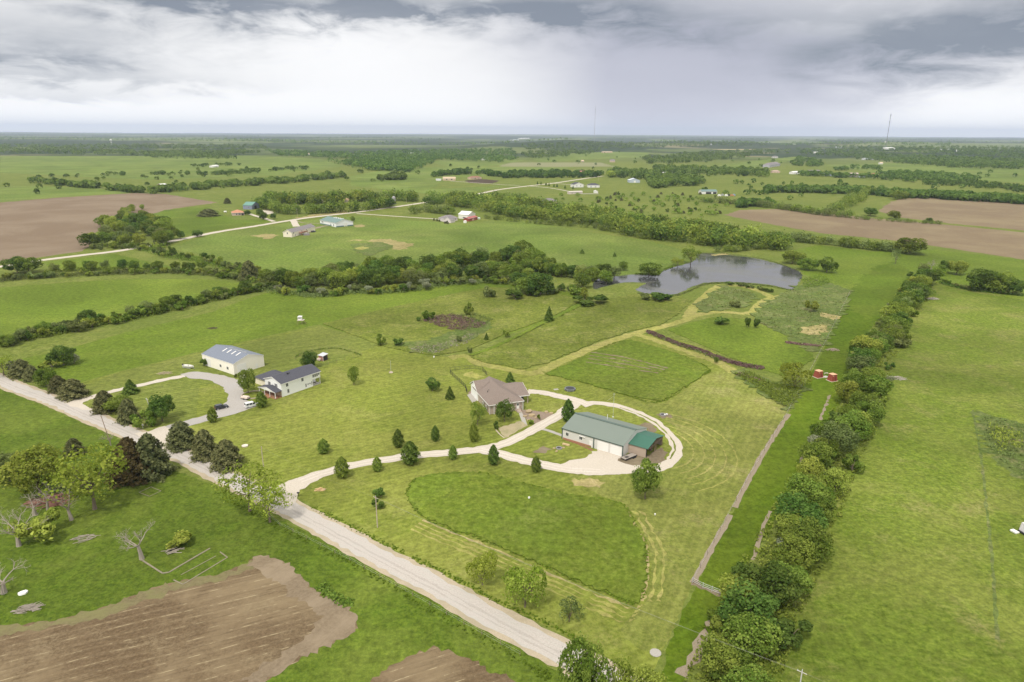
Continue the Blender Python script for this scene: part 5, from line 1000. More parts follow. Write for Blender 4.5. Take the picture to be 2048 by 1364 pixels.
# low wing behind
wg = MB(); wg.box(3.0,10.01,0,12.4,21,2.7); part('wing_wall', wg, CREAM, t); wr = MB(); x0,y0,x1,y1 = 2.5,10.02,12.9,21.5; A1,B1 = (7.7,10.02,5.1),(7.7,16.3,5.1)
wr.poly([(x0,y0,2.7),(x0,y1,2.7),B1,A1]); wr.poly([(x0,y1,2.7),(x1,y1,2.7),B1]); wr.poly([(x1,y1,2.7),(x1,y0,2.7),A1,B1]); wr.poly([(x0,y0,2.7),A1,(x1,y0,2.7)]); part('wing_roof', wr, DKROOF, t)
single('flower_bed_kerb', MB().lathe([(4.2,0),(4.2,.3),(3.9,.3),(3.9,0)], 20), STONE, 'curved low stone bed edge in front of the white house', 'garden bed', P(506,790))
# ------------------------------------------------------------------ cream metal barn
A = -35.2; L, Wd = 22.6, 14.2; t = thing('cream_barn', 'large cream metal barn with a blue grey roof and four white skylights', 'barn', Vector((-113.0,261.9,0))-U(A)*L, R(A))
gable(t, L, Wd, 4.8, 7.1, CREAMM, BLUEM, ov=.12, th=.1, fascia=FASC)
sl = (7.1-4.8)/7.1
for s in (8.2,11.4,14.6,17.8):
    for y0,y1 in ((4.4,6.7),(7.5,9.4)):
        z = lambda y: 4.8+.17+sl*(y if y < 7.1 else 14.2-y); part('skylight', MB().prism([(s,y0,z(y0)),(s,y1,z(y1)),(s,y1,z(y1)+.05),(s,y0,z(y0)+.05)], (.55,0,0)), WHITE, t)
door(t, 'right', 3.6, 4.2, 3.9, L, Wd, WHITE, panels=5, name='garage_door'); door(t, 'front', 4.2, 3.6, 3.6, L, Wd, WHITE, panels=5, name='garage_door')
door(t, 'right', 10.5, 1.0, 2.1, L, Wd, WHITE)
win(t, 'front', 13.2, 1.6, 1.2, 1.1, L, Wd); win(t, 'front', 18.2, 1.6, 1.2, 1.1, L, Wd)
# ------------------------------------------------------------------ brown roofed house
A = 20.5; L, Wd = 13.3, 24; t = thing('brown_roof_house', 'single storey stone house with a sprawling brown hip roof and side wing', 'house', (-8.0,222.1,0), R(A)); h = 3.6
part('wall', MB().box(.55,.55,0,12.75,18.6,h), STONE, t)
b = MB(); rz = 7.1; f1 = (6.65,7.6,rz); f2 = (6.65,19.6,rz); e = h+.02
b.poly([(0,0,e),(13.3,0,e),f1]); b.poly([(13.3,0,e),(13.3,19.6,e),f2,f1]); b.poly([(0,19.6,e),(0,0,e),f1,f2]); b.poly([(0,0,e-.01),(0,19.6,e-.01),(13.3,19.6,e-.01),(13.3,0,e-.01)]); b.poly([(0,19.6,e),f2,(13.3,19.6,e)])
# left cross gable
g1 = (0,18.0,6.55); b.poly([g1,(6.3,18.0,6.9),(6.3,22.5,4.3),(0,22.5,4.0)]); b.poly([g1,(0,13.6,e+.03),(5.4,15.2,6.58),(6.3,18.0,6.9)]); part('roof', b, BRROOF, t)
part('gable_wall', MB().prism([(.25,14.0,0),(.25,22,0),(.25,22,h+.2),(.25,18,6.3),(.25,14,h)], (5.5,0,0)), WSIDE, t)
part('rear_wall', MB().box(.4,18.6,0,12.6,22,h), STONE, t)
fa = MB(); fa.box(-.05,-.06,e-.22,13.35,0,e+.02); fa.box(-.06,0,e-.22,0,13.6,e+.02); fa.box(13.3,0,e-.22,13.36,5.6,e+.02); fa.prism([(-.08,13.5,e-.1),(-.08,18,6.4),(-.08,22.6,3.85),(-.08,22.6,4.05),(-.08,18,6.6),(-.08,13.5,e+.1)], (.07,0,0)); part('fascia', fa, FASC, t)
# right wing with carport
b = MB(); b.poly([(6.6,12.6,5.75),(17.5,12.6,5.75),(17.6,5.4,3.3),(12.4,5.4,3.3),(9.0,9.4,4.7)]); b.poly([(6.6,12.6,5.75),(17.5,12.6,5.75),(17.5,19.6,3.4),(9,19.6,3.4)]); b.poly([(12.4,5.4,3.26),(17.6,5.4,3.26),(17.5,12.6,5.7),(6.6,12.6,5.7)]); part('wing_roof', b, BRROOF, t)
fa = MB(); fa.box(12.4,5.33,3.08,17.65,5.4,3.32); fa.prism([(17.55,5.4,3.1),(17.5,12.6,5.55),(17.5,12.6,5.78),(17.6,5.4,3.33)], (.06,0,0)); part('wing_fascia', fa, FASC, t)
part('wing_wall', MB().box(12.76,10.5,0,17.1,19,3.3), STONE, t); part('carport_shade_panel', MB().box(12.9,10.40,.0,16.8,10.49,2.7), plain('opening_shade', (.03,.03,.03), .9), t)  # solid black panel paints the shade of the open carport
for x in (12.9,15.2,17.0): part('carport_post', MB().box(x-.12,5.7,0,x+.12,5.94,3.25), BLACK if x < 16 else STONE, t)
win(t, 'left', 3.0, 1.0, 1.2, 1.5, L, Wd); win(t, 'left', 6.5, 1.0, 1.2, 1.5, L, Wd)
part('front_door', MB().box(10.6,.46,.75,11.6,.56,2.95), WHITE, t); part('door_glass', MB().box(10.8,.44,1.9,11.4,.46,2.75), GLASS, t); part('window', MB().box(3,.5,1.2,4.6,.56,2.6), GLASS, t)
part('column', MB().tube([(2.0,.12,0),(2.0,.12,h)], .12, 8), FASC, t); part('column', MB().tube([(12.9,.15,0),(12.9,.15,h)], .12, 8), FASC, t)
st = MB(); [st.box(10.3,.5-.32*(k+1),0,11.9,.5-.32*k,.72-.12*k) for k in range(6)]; part('steps', st, STONE, t); rl = MB(); [rl.tube([(x,.4,.75),(x,.4,1.6),(x,-1.4,1.0),(x,-1.4,.1)], .03, 4) for x in (10.25,11.95)]; part('stair_rail', rl, BLACK, t)
part('roof_vent', MB().tube([(2.6,9,4.9),(2.6,9,5.7)], .12, 6), BLACK, t); part('roof_vent', MB().tube([(3.3,9.8,5.2),(3.3,9.8,5.8)], .08, 6), BLACK, t)
part('downpipe', MB().tube([(.5,.4,0),(.5,.4,h-.2)], .07, 6), FASC, t)
# rocks of the rock bed
rs = random.Random(9)
def rock(px, py, s, label, col=None, group=None):
    m = MB(); n = 7; pts = [(math.cos(2*math.pi*k/n)*s*rs.uniform(.7,1.2), math.sin(2*math.pi*k/n)*s*rs.uniform(.5,.9)) for k in range(n)]
    m.prism([(x,y,-.05) for x,y in pts], (s*.1,s*.1,s*.45)); return single('rock', m, col or plain('ochre_rock', (.34,.26,.15), .9, .2, 2), label, 'rock', P(px,py), rs.random()*6, group)
for k,(x,y,s) in enumerate([(1057,824,1.5),(1064,832,1.3),(1050,833,.9),(1072,836,.8),(1093,825,.9),(1102,827,.8),(1058,841,.9)]): rock(x,y,s,'ochre boulder in the rock bed before the brown roofed house', group='boulders of the rock bed')
single('retaining_kerb', MB().tube([P(992,860),P(1000,869),P(1009,876)], .22, 4), STONE, 'low stone kerb at the end of the straw bed by the drive', 'kerb')
# fenced dog yard
def fence(name, label, line, h, spacing, rails, pm, rm, cat='fence', pr=.06, rr=.03, closed=False, world=False, wire=None):
    pts = [Vector(p) for p in line] if world else PP(line); o = thing(name, label, cat, pts[0]); o0 = pts[0]; seg = list(zip(pts[:-1], pts[1:])); rl = MB(); pv = []
    for a, b in seg:
        n = max(1, round((b-a).length/spacing))
        for k in range(n): pv.append(a.lerp(b, k/n))
        for z in rails: rl.tube([a-o0+Vector((0,0,z)), b-o0+Vector((0,0,z))], rr, 4)
        if wire:
            m = max(1, int((b-a).length/wire))
            for k in range(m): q = a.lerp(b, k/m)-o0; rl.tube([q+Vector((0,0,.05)), q+Vector((0,0,h))], .016, 3, cap=False)
    pv.append(pts[-1])
    me = MB().tube([(0,0,-.1),(0,0,h+.08)], pr, 5).mesh('post', pm)
    for p in pv: link('post', me, o, p-o0)
    part('rails', rl, rm, o); return o
fence('iron_fence', 'black metal fence round the dog yard behind the brown roofed house', [(934,787),(931,776),(919,764),(901,748),(900,742),(930,738),(950,737),(965,741),(974,751)], 1.6, 2.4, (.15,1.5), BLACK, BLACK, wire=.28, pr=.05)
fence('wire_fence', 'thin wire pen fence round the hen yard', [(590,718),(608,707),(640,699),(676,697),(700,703),(724,711),(690,722),(640,733),(612,735)], 1.3, 4, (.1,.7,1.25), WOOD, plain('weedy_wire', (.10,.13,.05), .9), pr=.05)
fence('pipe_fence', 'short rusty pipe gate at the bottom of the lane fence line', [(1385,1165),(1406,1176),(1442,1190)], 1.3, 2.6, (.35,.75,1.2), SILVER, SILVER, cat='gate', pr=.07)
fence('wire_fence', 'long wire fence on posts between lawn and mown lane', [(1386,1163),(1440,1062),(1500,950),(1576,824),(1600,780),(1648,690),(1700,585)], 1.2, 6, (.4,.8,1.15), WOOD, SILVER, pr=.06, rr=.008)
fence('wire_fence', 'old wire fence along the lower verge of the gravel road', [(470,975),(560,1052),(700,1122),(860,1212),(1040,1312)], 1.1, 5, (.5,1.0), WOOD, SILVER, pr=.05, rr=.008)
# ------------------------------------------------------------------ yard things
def trampoline():
    p = P(1140,780); t = thing('trampoline', 'round black trampoline on the mown strip behind the gravel loop', 'trampoline', p); r = 2.1
    part('mat', MB().lathe([(.01,.78),(r-.35,.78),(r-.35,.76)], 24), BLACK, t); part('pad', MB().lathe([(r-.35,.80),(r,.80),(r,.70),(r-.35,.70)], 24), plain('grey_pad', (.16,.17,.18), .8), t); part('skirt', MB().lathe([(r+.0,.68),(r+.0,.1)], 24), plain('net_skirt', (.14,.145,.13), .9), t)
    lg = MB().tube([(0,0,0),(0,0,.7)], .04, 5).mesh('leg', SILVER)
    for k in range(6): link('leg', lg, t, (math.cos(k*1.047)*(r+.06), math.sin(k*1.047)*(r+.06), 0))
trampoline()
def firepit(px, py, r, label):
    t = thing('fire_pit', label, 'fire pit', P(px,py)); part('stone_ring', MB().lathe([(r,0),(r,.35),(r-.25,.35),(r-.25,.02)], 14), plain('grey_stone', (.26,.25,.24), .9, .3, 3), t); part('ash', MB().lathe([(.01,.08),(r-.25,.06)], 14), BLACK, t); return t
firepit(1118,897,1.0,'round grey stone fire pit on the grass island below the shed')
t = firepit(1326,830,1.2,'black burn pit beside the gravel loop'); single('scrap_sheet', MB().box(0,0,0,1.4,.7,.25,0,.1,.1), WHITE, 'pale scrap lying on the burn pit edge', 'scrap', P(1330,831)+Vector((0,0,.1)), .5)
for k,(x,y) in enumerate([(1108,897),(1113,903),(1127,896),(1130,890)]): rock(x,y,.55,'pale flat stone beside the fire pit', group='stones round the fire pit')
single('stone_bench', MB().box(-1.2,-.3,.0,1.2,.3,.45,0,.05,.05), plain('ochre_rock2', (.52,.38,.22), .9, .2, 2), 'ochre stone bench on the bare soil by the fire pit', 'bench', P(1132,890), -.5)
# flat trailer
def wheel(r=.35, w=.22): return MB().tube([(0,-w/2,0),(0,w/2,0)], r, 12)
t = thing('flat_trailer', 'flat wooden deck trailer parked beside the green roofed shed', 'trailer', P(1258,916), R(38)); part('deck', MB().box(-2.6,-1.0,.55,2.4,1.0,.68), plain('grey_planks', (.30,.26,.22), .9, .3, 2), t)
fr = MB(); fr.box(-2.65,-1.05,.4,2.45,-1.0,.75); fr.box(-2.65,1.0,.4,2.45,1.05,.75); fr.tube([(-2.6,-.7,.5),(-4.0,0,.5),(-2.6,.7,.5)], .06, 5); part('frame', fr, BLACK, t)
for x in (.7,1.5):
    for y in (-1.18,1.18): part('wheel', wheel(), RUBBER, t, (x,y,.35))
part('deck_patch', MB().box(-1.8,-.6,.685,-.3,.6,.69), plain('dark_patch', (.08,.07,.06), .9), t)  # thin dark rectangle on top of the deck
# deer tower
t = thing('lookout_tower', 'small white box lookout on a raised timber platform at the hay field edge', 'lookout', P(601,648)); part('cabin', MB().box(-.9,-.9,2.3,.9,.9,4.0), WHITE, t); part('cabin_roof', MB().box(-1.1,-1.1,4.0,1.1,1.1,4.25,0,.3,.3), WHITE, t); part('window', MB().box(-.7,-.93,3.2,.7,-.9,3.6), GLASS, t); part('platform', MB().box(-1.3,-1.3,2.1,2.0,1.3,2.28), plain('pale_planks', (.5,.44,.37), .9), t)
for x in (-1.1,1.1):
    for y in (-1.1,1.1): part('leg', MB().tube([(x*1.25,y*1.25,0),(x,y,2.1)], .09, 5), WOOD, t)
part('ladder', MB().tube([(1.9,-.3,2.1),(2.8,-.3,0)], .05, 4).tube([(1.9,.3,2.1),(2.8,.3,0)], .05, 4).box(2.1,-.3,1.4,2.2,.3,1.46).box(2.4,-.3,.8,2.5,.3,.86), WOOD, t)
# hen house
t = thing('hen_house', 'small red brown hen house with a pale metal roof in the fenced pen', 'hen house', P(646,720), R(-32)); part('wall', MB().box(-1.4,-1.1,0,1.4,1.5,2.2), plain('rust_red_wall', (.30,.13,.11), .8, .2, 2), t); part('roof', MB().prism([(-1.7,-1.4,2.25),(-1.7,1.8,2.7),(-1.7,1.8,2.78),(-1.7,-1.4,2.33)], (3.4,0,0)), SILVER, t); part('door', MB().box(1.402,-.9,.1,1.45,1.3,2.1), BLACK, t); part('nest_box', MB().box(-1.5,-2.1,.3,.3,-1.12,1.1), plain('pale_boards', (.55,.45,.38), .8), t); part('post', MB().tube([(1.5,-1.3,0),(1.5,-1.3,2.3)], .07, 5), WHITE, t)
# red huts beside the lane
def hut(px, py, rz, label):
    t = thing('red_hut', label, 'hut', P(px,py), rz, 'red slant sided huts beside the lane'); t.scale = (.78,.78,.85); part('wall', MB().box(-1.9,-1.7,.15,1.9,1.7,3.2,0,.45,.45), REDP, t); part('roof', MB().box(-1.6,-1.5,3.2,1.6,1.5,3.34), PEACH, t); part('base', MB().box(-2.3,-2.0,0,2.3,2.0,.15), plain('pale_base', (.55,.47,.38), .9), t); part('door', MB().prism([(.1,-1.72,.2),(.9,-1.72,.2),(.9,-1.44,2.1),(.1,-1.44,2.1)], (0,-.05,0)), plain('dark_red', (.16,.035,.03), .8), t); part('sill', MB().prism([(-1.25,-1.42,2.5),(-.5,-1.42,2.5),(-.5,-1.36,2.8),(-1.25,-1.36,2.8)], (0,-.05,0)), PEACH, t); return t
hut(1636,754,R(22),'red slant sided hut with a peach flat roof, left of two, clear of the trees'); hut(1664,761,R(22),'red slant sided hut with a peach flat roof, right of two, partly under the hedge')
single('stone_slab', MB().box(-1,-.8,0,1,.8,.25,0,.1,.1), plain('grey_pad2', (.45,.42,.40), .9), 'grey stone slab between the two red huts', 'slab', P(1651,754), .4); single('wooden_bench', MB().box(-.9,-.2,.42,.9,.2,.5).box(-.8,-.15,0,-.7,.15,.42).box(.7,-.15,0,.8,.15,.42), plain('pale_boards2', (.6,.52,.45), .8), 'pale wooden bench between the two red huts', 'bench', P(1652,748), R(15))
# cars
def car(px, py, rz, label, body, dims=(4.6,1.85,1.7), van=False, name='parked_car'):
    L, Wd, H = dims; p = P(px,py); t = thing(name, label, 'car', p, rz); m = MB(); w = Wd/2
    lower = [(-L/2,.35),(L/2,.35),(L/2,.75),(L/2-.15,.95),(L/2-1.2,1.02),(-L/2+.1,1.02),(-L/2,.8)]
    m.prism([(x,-w,z) for x,z in lower], (0,Wd,0))
    cab = [(-L/2+.08,1.02),(-L/2+.35,H),(L/2-2.1,H),(L/2-1.15,1.02)]; ins = .14
    i = len(m.v); n = 4
    m.v += [(x,-w+(ins if z > 1.1 else .02),z) for x,z in cab]+[(x,w-(ins if z > 1.1 else .02),z) for x,z in cab]
    for q in ((0,1,2,3),(7,6,5,4),(0,4,5,1),(1,5,6,2),(2,6,7,3)): m.f.append(tuple(i+k for k in q)); m.m.append(0)
    part('body', m, body, t)
    for s in (-1,1):
        g = MB()
        yb, yt = s*(w-.015), s*(w-ins+.0); lo, hi = 1.10, H-.10; f = lambda z: yb+(yt-yb)*(z-1.02)/(H-1.02)+s*.012
        segs = [(-L/2+.42,-L/2+1.35),(-L/2+1.45,-.05),(.05,L/2-1.75)]
        for a, b in segs: g.poly([(a-.0,f(lo),lo),(b+.25 if b > 1 else b,f(lo),lo),(b,f(hi),hi),(a+.1,f(hi),hi)])
        part('side_glass', g, GLASS, t)
    sh = lambda u: (L/2-1.15-.95*u+.012, 1.02+(H-1.02)*u+.012)
    a, b = sh(.1), sh(.9); part('windscreen', MB().poly([(a[0],-w+.12,a[1]),(a[0],w-.12,a[1]),(b[0],w-.2,b[1]),(b[0],-w+.2,b[1])]), GLASS, t)
    rr = lambda u: (-L/2+.08+.27*u-.012, 1.02+(H-1.02)*u); a, b = rr(.2), rr(.85); part('rear_glass', MB().poly([(a[0],-w+.15,a[1]),(a[0],w-.15,a[1]),(b[0],w-.22,b[1]),(b[0],-w+.22,b[1])]), GLASS, t)
    for x in (-L/2+.85,L/2-.9):
        for y in (-w+.08,w-.08):
            wh = part('wheel', wheel(.34,.2), RUBBER, t, (x,y,.34)); part('rim', MB().tube([(0,-.11,0),(0,.11,0)], .2, 10), SILVER, wh)
    for y in (-w+.3,w-.3): part('headlight', MB().box(L/2-.06,y-.2,.7,L/2+.01,y+.2,.85), WHITE, t); part('tail_light', MB().box(-L/2-.01,y-.14,.75,-L/2+.05,y+.14,1.0), plain('tail_red', (.4,.02,.02), .4), t)
    return t
CARB = plain('black_car_paint', (.025,.028,.035), .2, .1, spec=.6); CARW = plain('white_car_paint', (.72,.72,.72), .25, .04, spec=.6)
car(443,817,R(40),'dark grey car parked on the left gravel drive', CARB); car(504,813,R(39),'white estate van parked below the white house', CARW, (5.2,1.95,1.85))
t = thing('utility_trailer', 'small pale covered trailer on the drive above the white van', 'trailer', P(491,798), R(-20)); part('box', MB().box(-1.5,-.85,.5,1.5,.85,1.1,0,.1,.1), plain('beige_cover', (.60,.50,.42), .8), t); part('frame', MB().box(-1.6,-.9,.38,1.6,.9,.5).tube([(1.6,0,.45),(2.6,0,.45)], .05, 4), BLACK, t)
for y in (-.95,.95): part('wheel', wheel(.3,.18), RUBBER, t, (0,y,.3))
# boat on trailer
t = thing('small_boat', 'small white boat on the grass left of the cream barn', 'boat', P(377,736), R(-18)); b = MB(); sec = []
for x, w, z0 in ((-2.6,.75,.35),(-1,1.0,.3),(.6,1.0,.3),(1.8,.7,.4),(2.8,.05,.75)): sec.append([(x,-w,1.15),(x,-w*.75,z0+.2),(x,0,z0),(x,w*.75,z0+.2),(x,w,1.15)])
for a, c in zip(sec[:-1], sec[1:]):
    for k in range(4): b.poly([a[k],a[k+1],c[k+1],c[k]])
b.poly(sec[0]); part('hull', b, WHITE, t); part('deck', MB().box(-.9,-.85,1.0,-.4,.85,1.12).box(.8,-.8,1.08,1.9,.6,1.16), plain('cream_deck', (.62,.58,.5), .6), t); part('motor', MB().box(-3.0,-.2,.6,-2.62,.2,1.6), BLACK, t)
part('trailer', MB().box(-2.4,-.8,.22,1.8,-.7,.34).box(-2.4,.7,.22,1.8,.8,.34).tube([(1.8,0,.3),(3.4,0,.3)], .05, 4), SILVER, t)
# poles
def pole(px, pb, pt, label, arm=1.2, lean=(0,0), r=.14, mat=None, name='utility_pole', group=None, H=None):
    H = H or height_at(px,pb,pt); t = thing(name, label, 'pole', P(px,pb), 0, group); part('pole', MB().tube([(0,0,-.1),(lean[0],lean[1],H)], [r,r*.7], 8), mat or WOOD, t)
    if arm: part('crossarm', MB().tube([(lean[0]-arm*.8,lean[1]+arm*.6,H-.35),(lean[0]+arm*.8,lean[1]-arm*.6,H-.35)], .07, 4), mat or WOOD, t); part('insulator', MB().tube([(lean[0],lean[1],H),(lean[0],lean[1],H+.25)], .06, 5).tube([(lean[0]-arm*.7,lean[1]+arm*.52,H-.3),(lean[0]-arm*.7,lean[1]+arm*.52,H-.1)], .05, 5), SILVER, t)
    return t
PALEW = plain('pale_pole_wood', (.42,.34,.28), .9, .2)
pole(755,1055,993,'wooden utility pole beside two round shrubs above the gravel road', .8, mat=PALEW); pole(222,890,833,'leaning dark utility pole with bare vines below the road', .6, (-2.0,.8)); pole(303,826,797,'pale utility pole beside the round dark tree at the left drive', .8, (-.9,0), mat=plain('grey_pole', (.5,.48,.45), .8)); pole(527,933,893,'grey wooden pole on the lawn by the gravel road', 0, mat=PALEW)
pole(1592,1420,1341,'pole top with insulators among the hedge at the bottom edge', .8, mat=plain('grey_pole2', (.5,.48,.45), .8))
t = thing('flagpole', 'thin bare flagpole on the lawn left of the dog yard', 'flagpole', P(782,745)); part('pole', MB().tube([(0,0,0),(0,0,5.2)], .05, 6), SILVER, t); part('stone_base', MB().lathe([(.9,0),(.7,.3),(.01,.3)], 9), STONE, t)
for k,(x,b,tp) in enumerate([(595,435,418),(647,421,400),(674,426,412),(748,417,403),(813,406,397),(818,427,412),(940,355,342),(1197,362,352)]): pole(x,b,tp,'distant thin utility pole along the far road', .8, group='utility poles along the far road', mat=PALEW)
def wire(name, a, b, label, sag=1.2):
    pts = [Vector(a).lerp(Vector(b), k/16)-Vector((0,0,sag*4*(k/16)*(1-k/16))) for k in range(17)]; single(name, MB().tube(pts, .011, 3), plain('power_cable', (.25,.24,.20), .6), label, 'power line')
pa = P(755,1055)+Vector((0,0,8.5)); pb = P(1592,1420)+Vector((0,0,height_at(1592,1420,1341)-.3)); pc = P(527,933)+Vector((0,0,6.2)); pd = pb+(pb-pa)*.6
wire('power_line', pa+Vector((-.5,.4,0)), pb+Vector((-.5,.4,0)), 'upper power cable crossing above the lawn to the bottom hedge'); wire('power_line', pa+Vector((.5,-.4,0)), pb+Vector((.5,-.4,0)), 'lower power cable crossing above the lawn to the bottom hedge'); wire('power_line', pa, pc, 'power cable from the roadside pole to the grey lawn pole', .8); wire('power_line', pb, pd, 'power cable leaving over the right pasture at the bottom edge', .6)
t = thing('mailbox', 'white mailbox on a post at the second drive mouth', 'mailbox', P(286,857)); part('post', MB().tube([(0,0,0),(0,0,1.1)], .07, 5), WHITE, t); part('box', MB().box(-.35,-.2,1.1,.35,.2,1.5), WHITE, t)
t = thing('mailbox', 'small black mailbox at the main drive mouth', 'mailbox', P(597,993)); part('post', MB().tube([(0,0,0),(0,0,1.0)], .06, 5), BLACK, t); part('box', MB().box(-.35,-.15,1.0,.35,.15,1.3), BLACK, t)
for x,y,l_,s in [(1058,999,'white bucket standing in the front meadow',.3),(1310,1030,'white stone on the lawn right of the front meadow',.22),(868,715,'small white marker at the mown path edge',.35)]: single('bucket', MB().lathe([(s*.8,0),(s,s*1.8),(s*.9,s*1.8),(.01,s*.5)], 10), WHITE, l_, 'bucket', P(x,y)+Vector((0,0,.2 if x == 1058 else 0)))
single('manhole_cover', MB().lathe([(1.1,.0),(1.1,.12),(.01,.16)], 14), CONC, 'round pale concrete cover in the grass near the bottom right road', 'manhole', P(1311,1306))
single('septic_lid', MB().box(-.9,-.6,0,.9,.6,.12), CONC, 'pale concrete lid on the grass beside the trampoline', 'lid', P(1112,779), .3)
def pile(name, px, py, r, n, mats, label, cat, ln=(1,2.4), th=.06, h=.8):
    m = MB(); rr = random.Random(n+int(px))
    for k in range(n):
        a = rr.uniform(0,6.28); d = rr.random()**.6*r; x, y, z = math.cos(a)*d*1.5, math.sin(a)*d, rr.random()*h*(1-d/r)+.08; q = rr.uniform(-.5,.5)+.4; l_ = rr.uniform(*ln)/2
        m.tube([(x-math.cos(q)*l_,y-math.sin(q)*l_,z),(x+math.cos(q)*l_,y+math.sin(q)*l_,max(.05,z+rr.uniform(-.2,.25)))], th*rr.uniform(.6,1.4), 4)
    return single(name, m, mats, label, cat, P(px,py))
pile('brush_pile', 56,1218,1.6,70,DEADW,'pile of grey sticks in the left foreground meadow','brush pile'); pile('brush_pile', 640,980,.9,60,plain('tan_straw',(.55,.38,.2),.9,.2,3),'small tan straw pile on the lawn by the drive mouth','straw pile',(.5,1.2),.05,.5)
pile('log_heap', 170,1076,1.6,16,DEADW,'fallen grey branches in the grass left of the big dead tree','branches',(2,4),.07,.3); pile('log_heap', 345,1103,1.2,14,DEADW,'fallen dead limb at the right of the big dead tree','branches',(1.5,3),.08,.8)
pile('scrap_heap', 100,1003,3.4,90,plain('rusty_boards',(.20,.10,.075),.9,.3,2),'collapsed heap of rusty boards among the trees at the left edge','scrap heap',(2,4),.12,1.6); pile('brush_pile', 1795,757,2.2,120,plain('bleached_sticks',(.42,.37,.32),.9,.15,2),'heap of bleached brush at the right foot of the tall hedge','brush pile',(.8,2),.04,1.0)
pile('brush_pile', 1865,598,2.4,120,MATS['bleached_sticks'],'heap of grey brush by the tall hedge at the far end','brush pile',(.8,2),.05,1.0); pile('brush_pile', 1665,700,2.0,80,plain('pink_sticks',(.40,.30,.26),.9,.15,2),'pale pinkish brush at the lane side of the tall hedge','brush pile',(.8,2),.04,.9); pile('brush_pile', 330,747,1.9,80,plain('straw_heap',(.38,.32,.2),.9,.2,2),'flat heap of dry clippings beside the upper left drive','brush pile',(.8,1.6),.05,.5)
pile('brush_pile', 425,657,1.6,50,plain('dark_sticks',(.10,.085,.05),.9,.2,2),'small dark brush heap in the hay field above the cream barn','brush pile',(.8,2),.05,.6)
rock(44,1188,.9,'white stone beside the stick pile in the left foreground', WHITE); rock(648,979,.5,'grey stone on the left front lawn behind the roadside cedars', CONC)
single('garden_tub', MB().lathe([(.9,0),(1.0,.4),(.85,.4),(.01,.25)], 12), plain('pale_tub', (.6,.53,.45), .9), 'pale round tub on the lawn behind the right cedars', 'tub', P(490,893))
# foundation kerbs in the meadow
def kerb(pts, label, w=.35, h=.22):
    t = thing('foundation_wall', label, 'ruin', P(*pts[0])); o0 = P(*pts[0])
    for a, b in zip(pts[:-1], pts[1:]):
        A_, B_ = P(*a)-o0, P(*b)-o0; d = (B_-A_).normalized(); n = Vector((-d.y,d.x,0))*w/2; part('wall_run', MB().prism([A_-n-Vector((0,0,.05)),A_+n-Vector((0,0,.05)),A_+n+Vector((0,0,h)),A_-n+Vector((0,0,h))], B_-A_), plain('old_concrete', (.22,.19,.135), .95, .3, 2), t)
    return t
kerb([(280,1118),(325,1147),(338,1145),(420,1097)],'old concrete foundation edge below the big dead tree', .34,.14); kerb([(347,1160),(366,1169),(455,1115),(440,1104)],'long narrow concrete foundation frame near the stubble field', .24,.1); kerb([(362,1150),(432,1112)],'single thin concrete strip beside the narrow foundation', .16,.08)
kerb([(278,985),(302,974),(322,982),(299,993),(278,985)],'faint square foundation outline in the foreground meadow', .12,.1)
# dead trees
def dead(px, pb, H, seed, label, spread=1.0, lean=(0,0), nl=9, r0=.34, twig=True):
    """a leafless tree: a stout trunk and limbs that fork three times"""
    rr = random.Random(seed); t = thing('dead_tree', label, 'dead tree', P(px,pb)); top = Vector((lean[0],lean[1],H*.36)); part('trunk', MB().tube([(0,0,-.1),(lean[0]*.3,lean[1]*.3,H*.16),top], [r0*1.8,r0*1.3,r0*.9], 8), DEADW, t)
    def grow(m, p, d, ln, r, lev):
        n = 3; pts = [p]; q = d.copy()
        for k in range(n):
            q = (q+Vector((rr.gauss(0,.16),rr.gauss(0,.16),rr.gauss(.03,.14)))).normalized(); pts.append(pts[-1]+q*ln/n)
        m.tube(pts, [r,r*.8,r*.62,r*.42], 6 if lev == 0 else 4, cap=False)
        if lev < 3:
            for k in range(4 if lev < 2 else 3):
                b = pts[rr.choice((1,2,3,3))]; a = rr.uniform(0,6.28); e = (q+Vector((math.cos(a),math.sin(a),rr.uniform(-.4,.5)))*rr.uniform(.6,1.0)).normalized(); grow(m, b, e, ln*rr.uniform(.45,.68), max(.022, r*.42), lev+1)
    for k in range(max(3, nl//2+1)):
        a = 6.28*k/max(3, nl//2+1)+rr.uniform(-.5,.5); s = Vector((0,0,H*.2)).lerp(top, rr.uniform(.55,1)); d = Vector((math.cos(a)*spread+lean[0]*.2, math.sin(a)*spread+lean[1]*.2, rr.uniform(.4,1.2))).normalized(); m = MB(); grow(m, s, d, H*rr.uniform(.30,.46), r0*.5, 0 if twig else 2); part('limb', m, DEADW, t)
    return t
dead(284,1118,9.5,1,'big broken dead tree with bleached limbs in the left foreground', 1.1, (-.6,.3)); dead(8,1186,7.5,4,'bleached dead trunk with long drooping limbs at the left edge', 1.6, (.3,0), 6, .38); dead(143,1040,9,7,'slender dead tree left of the tall yellow green tree', .7, (-.4,0), 7, .3); dead(38,1092,10,9,'many branched grey dead tree at the left edge', .9, (0,.3), 11, .34); dead(96,1022,8,33,'grey bare tree right of the many branched one at the left edge', .8, (.3,0), 9, .26); dead(70,1030,6,12,'broken stump beside the rusty board heap', .6, (0,0), 4, .35); dead(1617,1065,6,15,'split bare snag rising inside the tall hedge', .3, (.3,0), 3, .3); dead(222,893,5,18,'bare vine covered sapling at the foot of the leaning pole', .5, (0,0), 7, .12)
dead(265,440,10,21,'grey leafless tree in the small wood by the brown field', .9, (0,0), 11, .35); dead(302,452,9,22,'pale leafless tree on the right of the small wood', .9, (0,0), 10, .3); dead(1862,540,8,24,'leafless tree at the far end of the tall hedge', .9, (0,0), 10, .25)
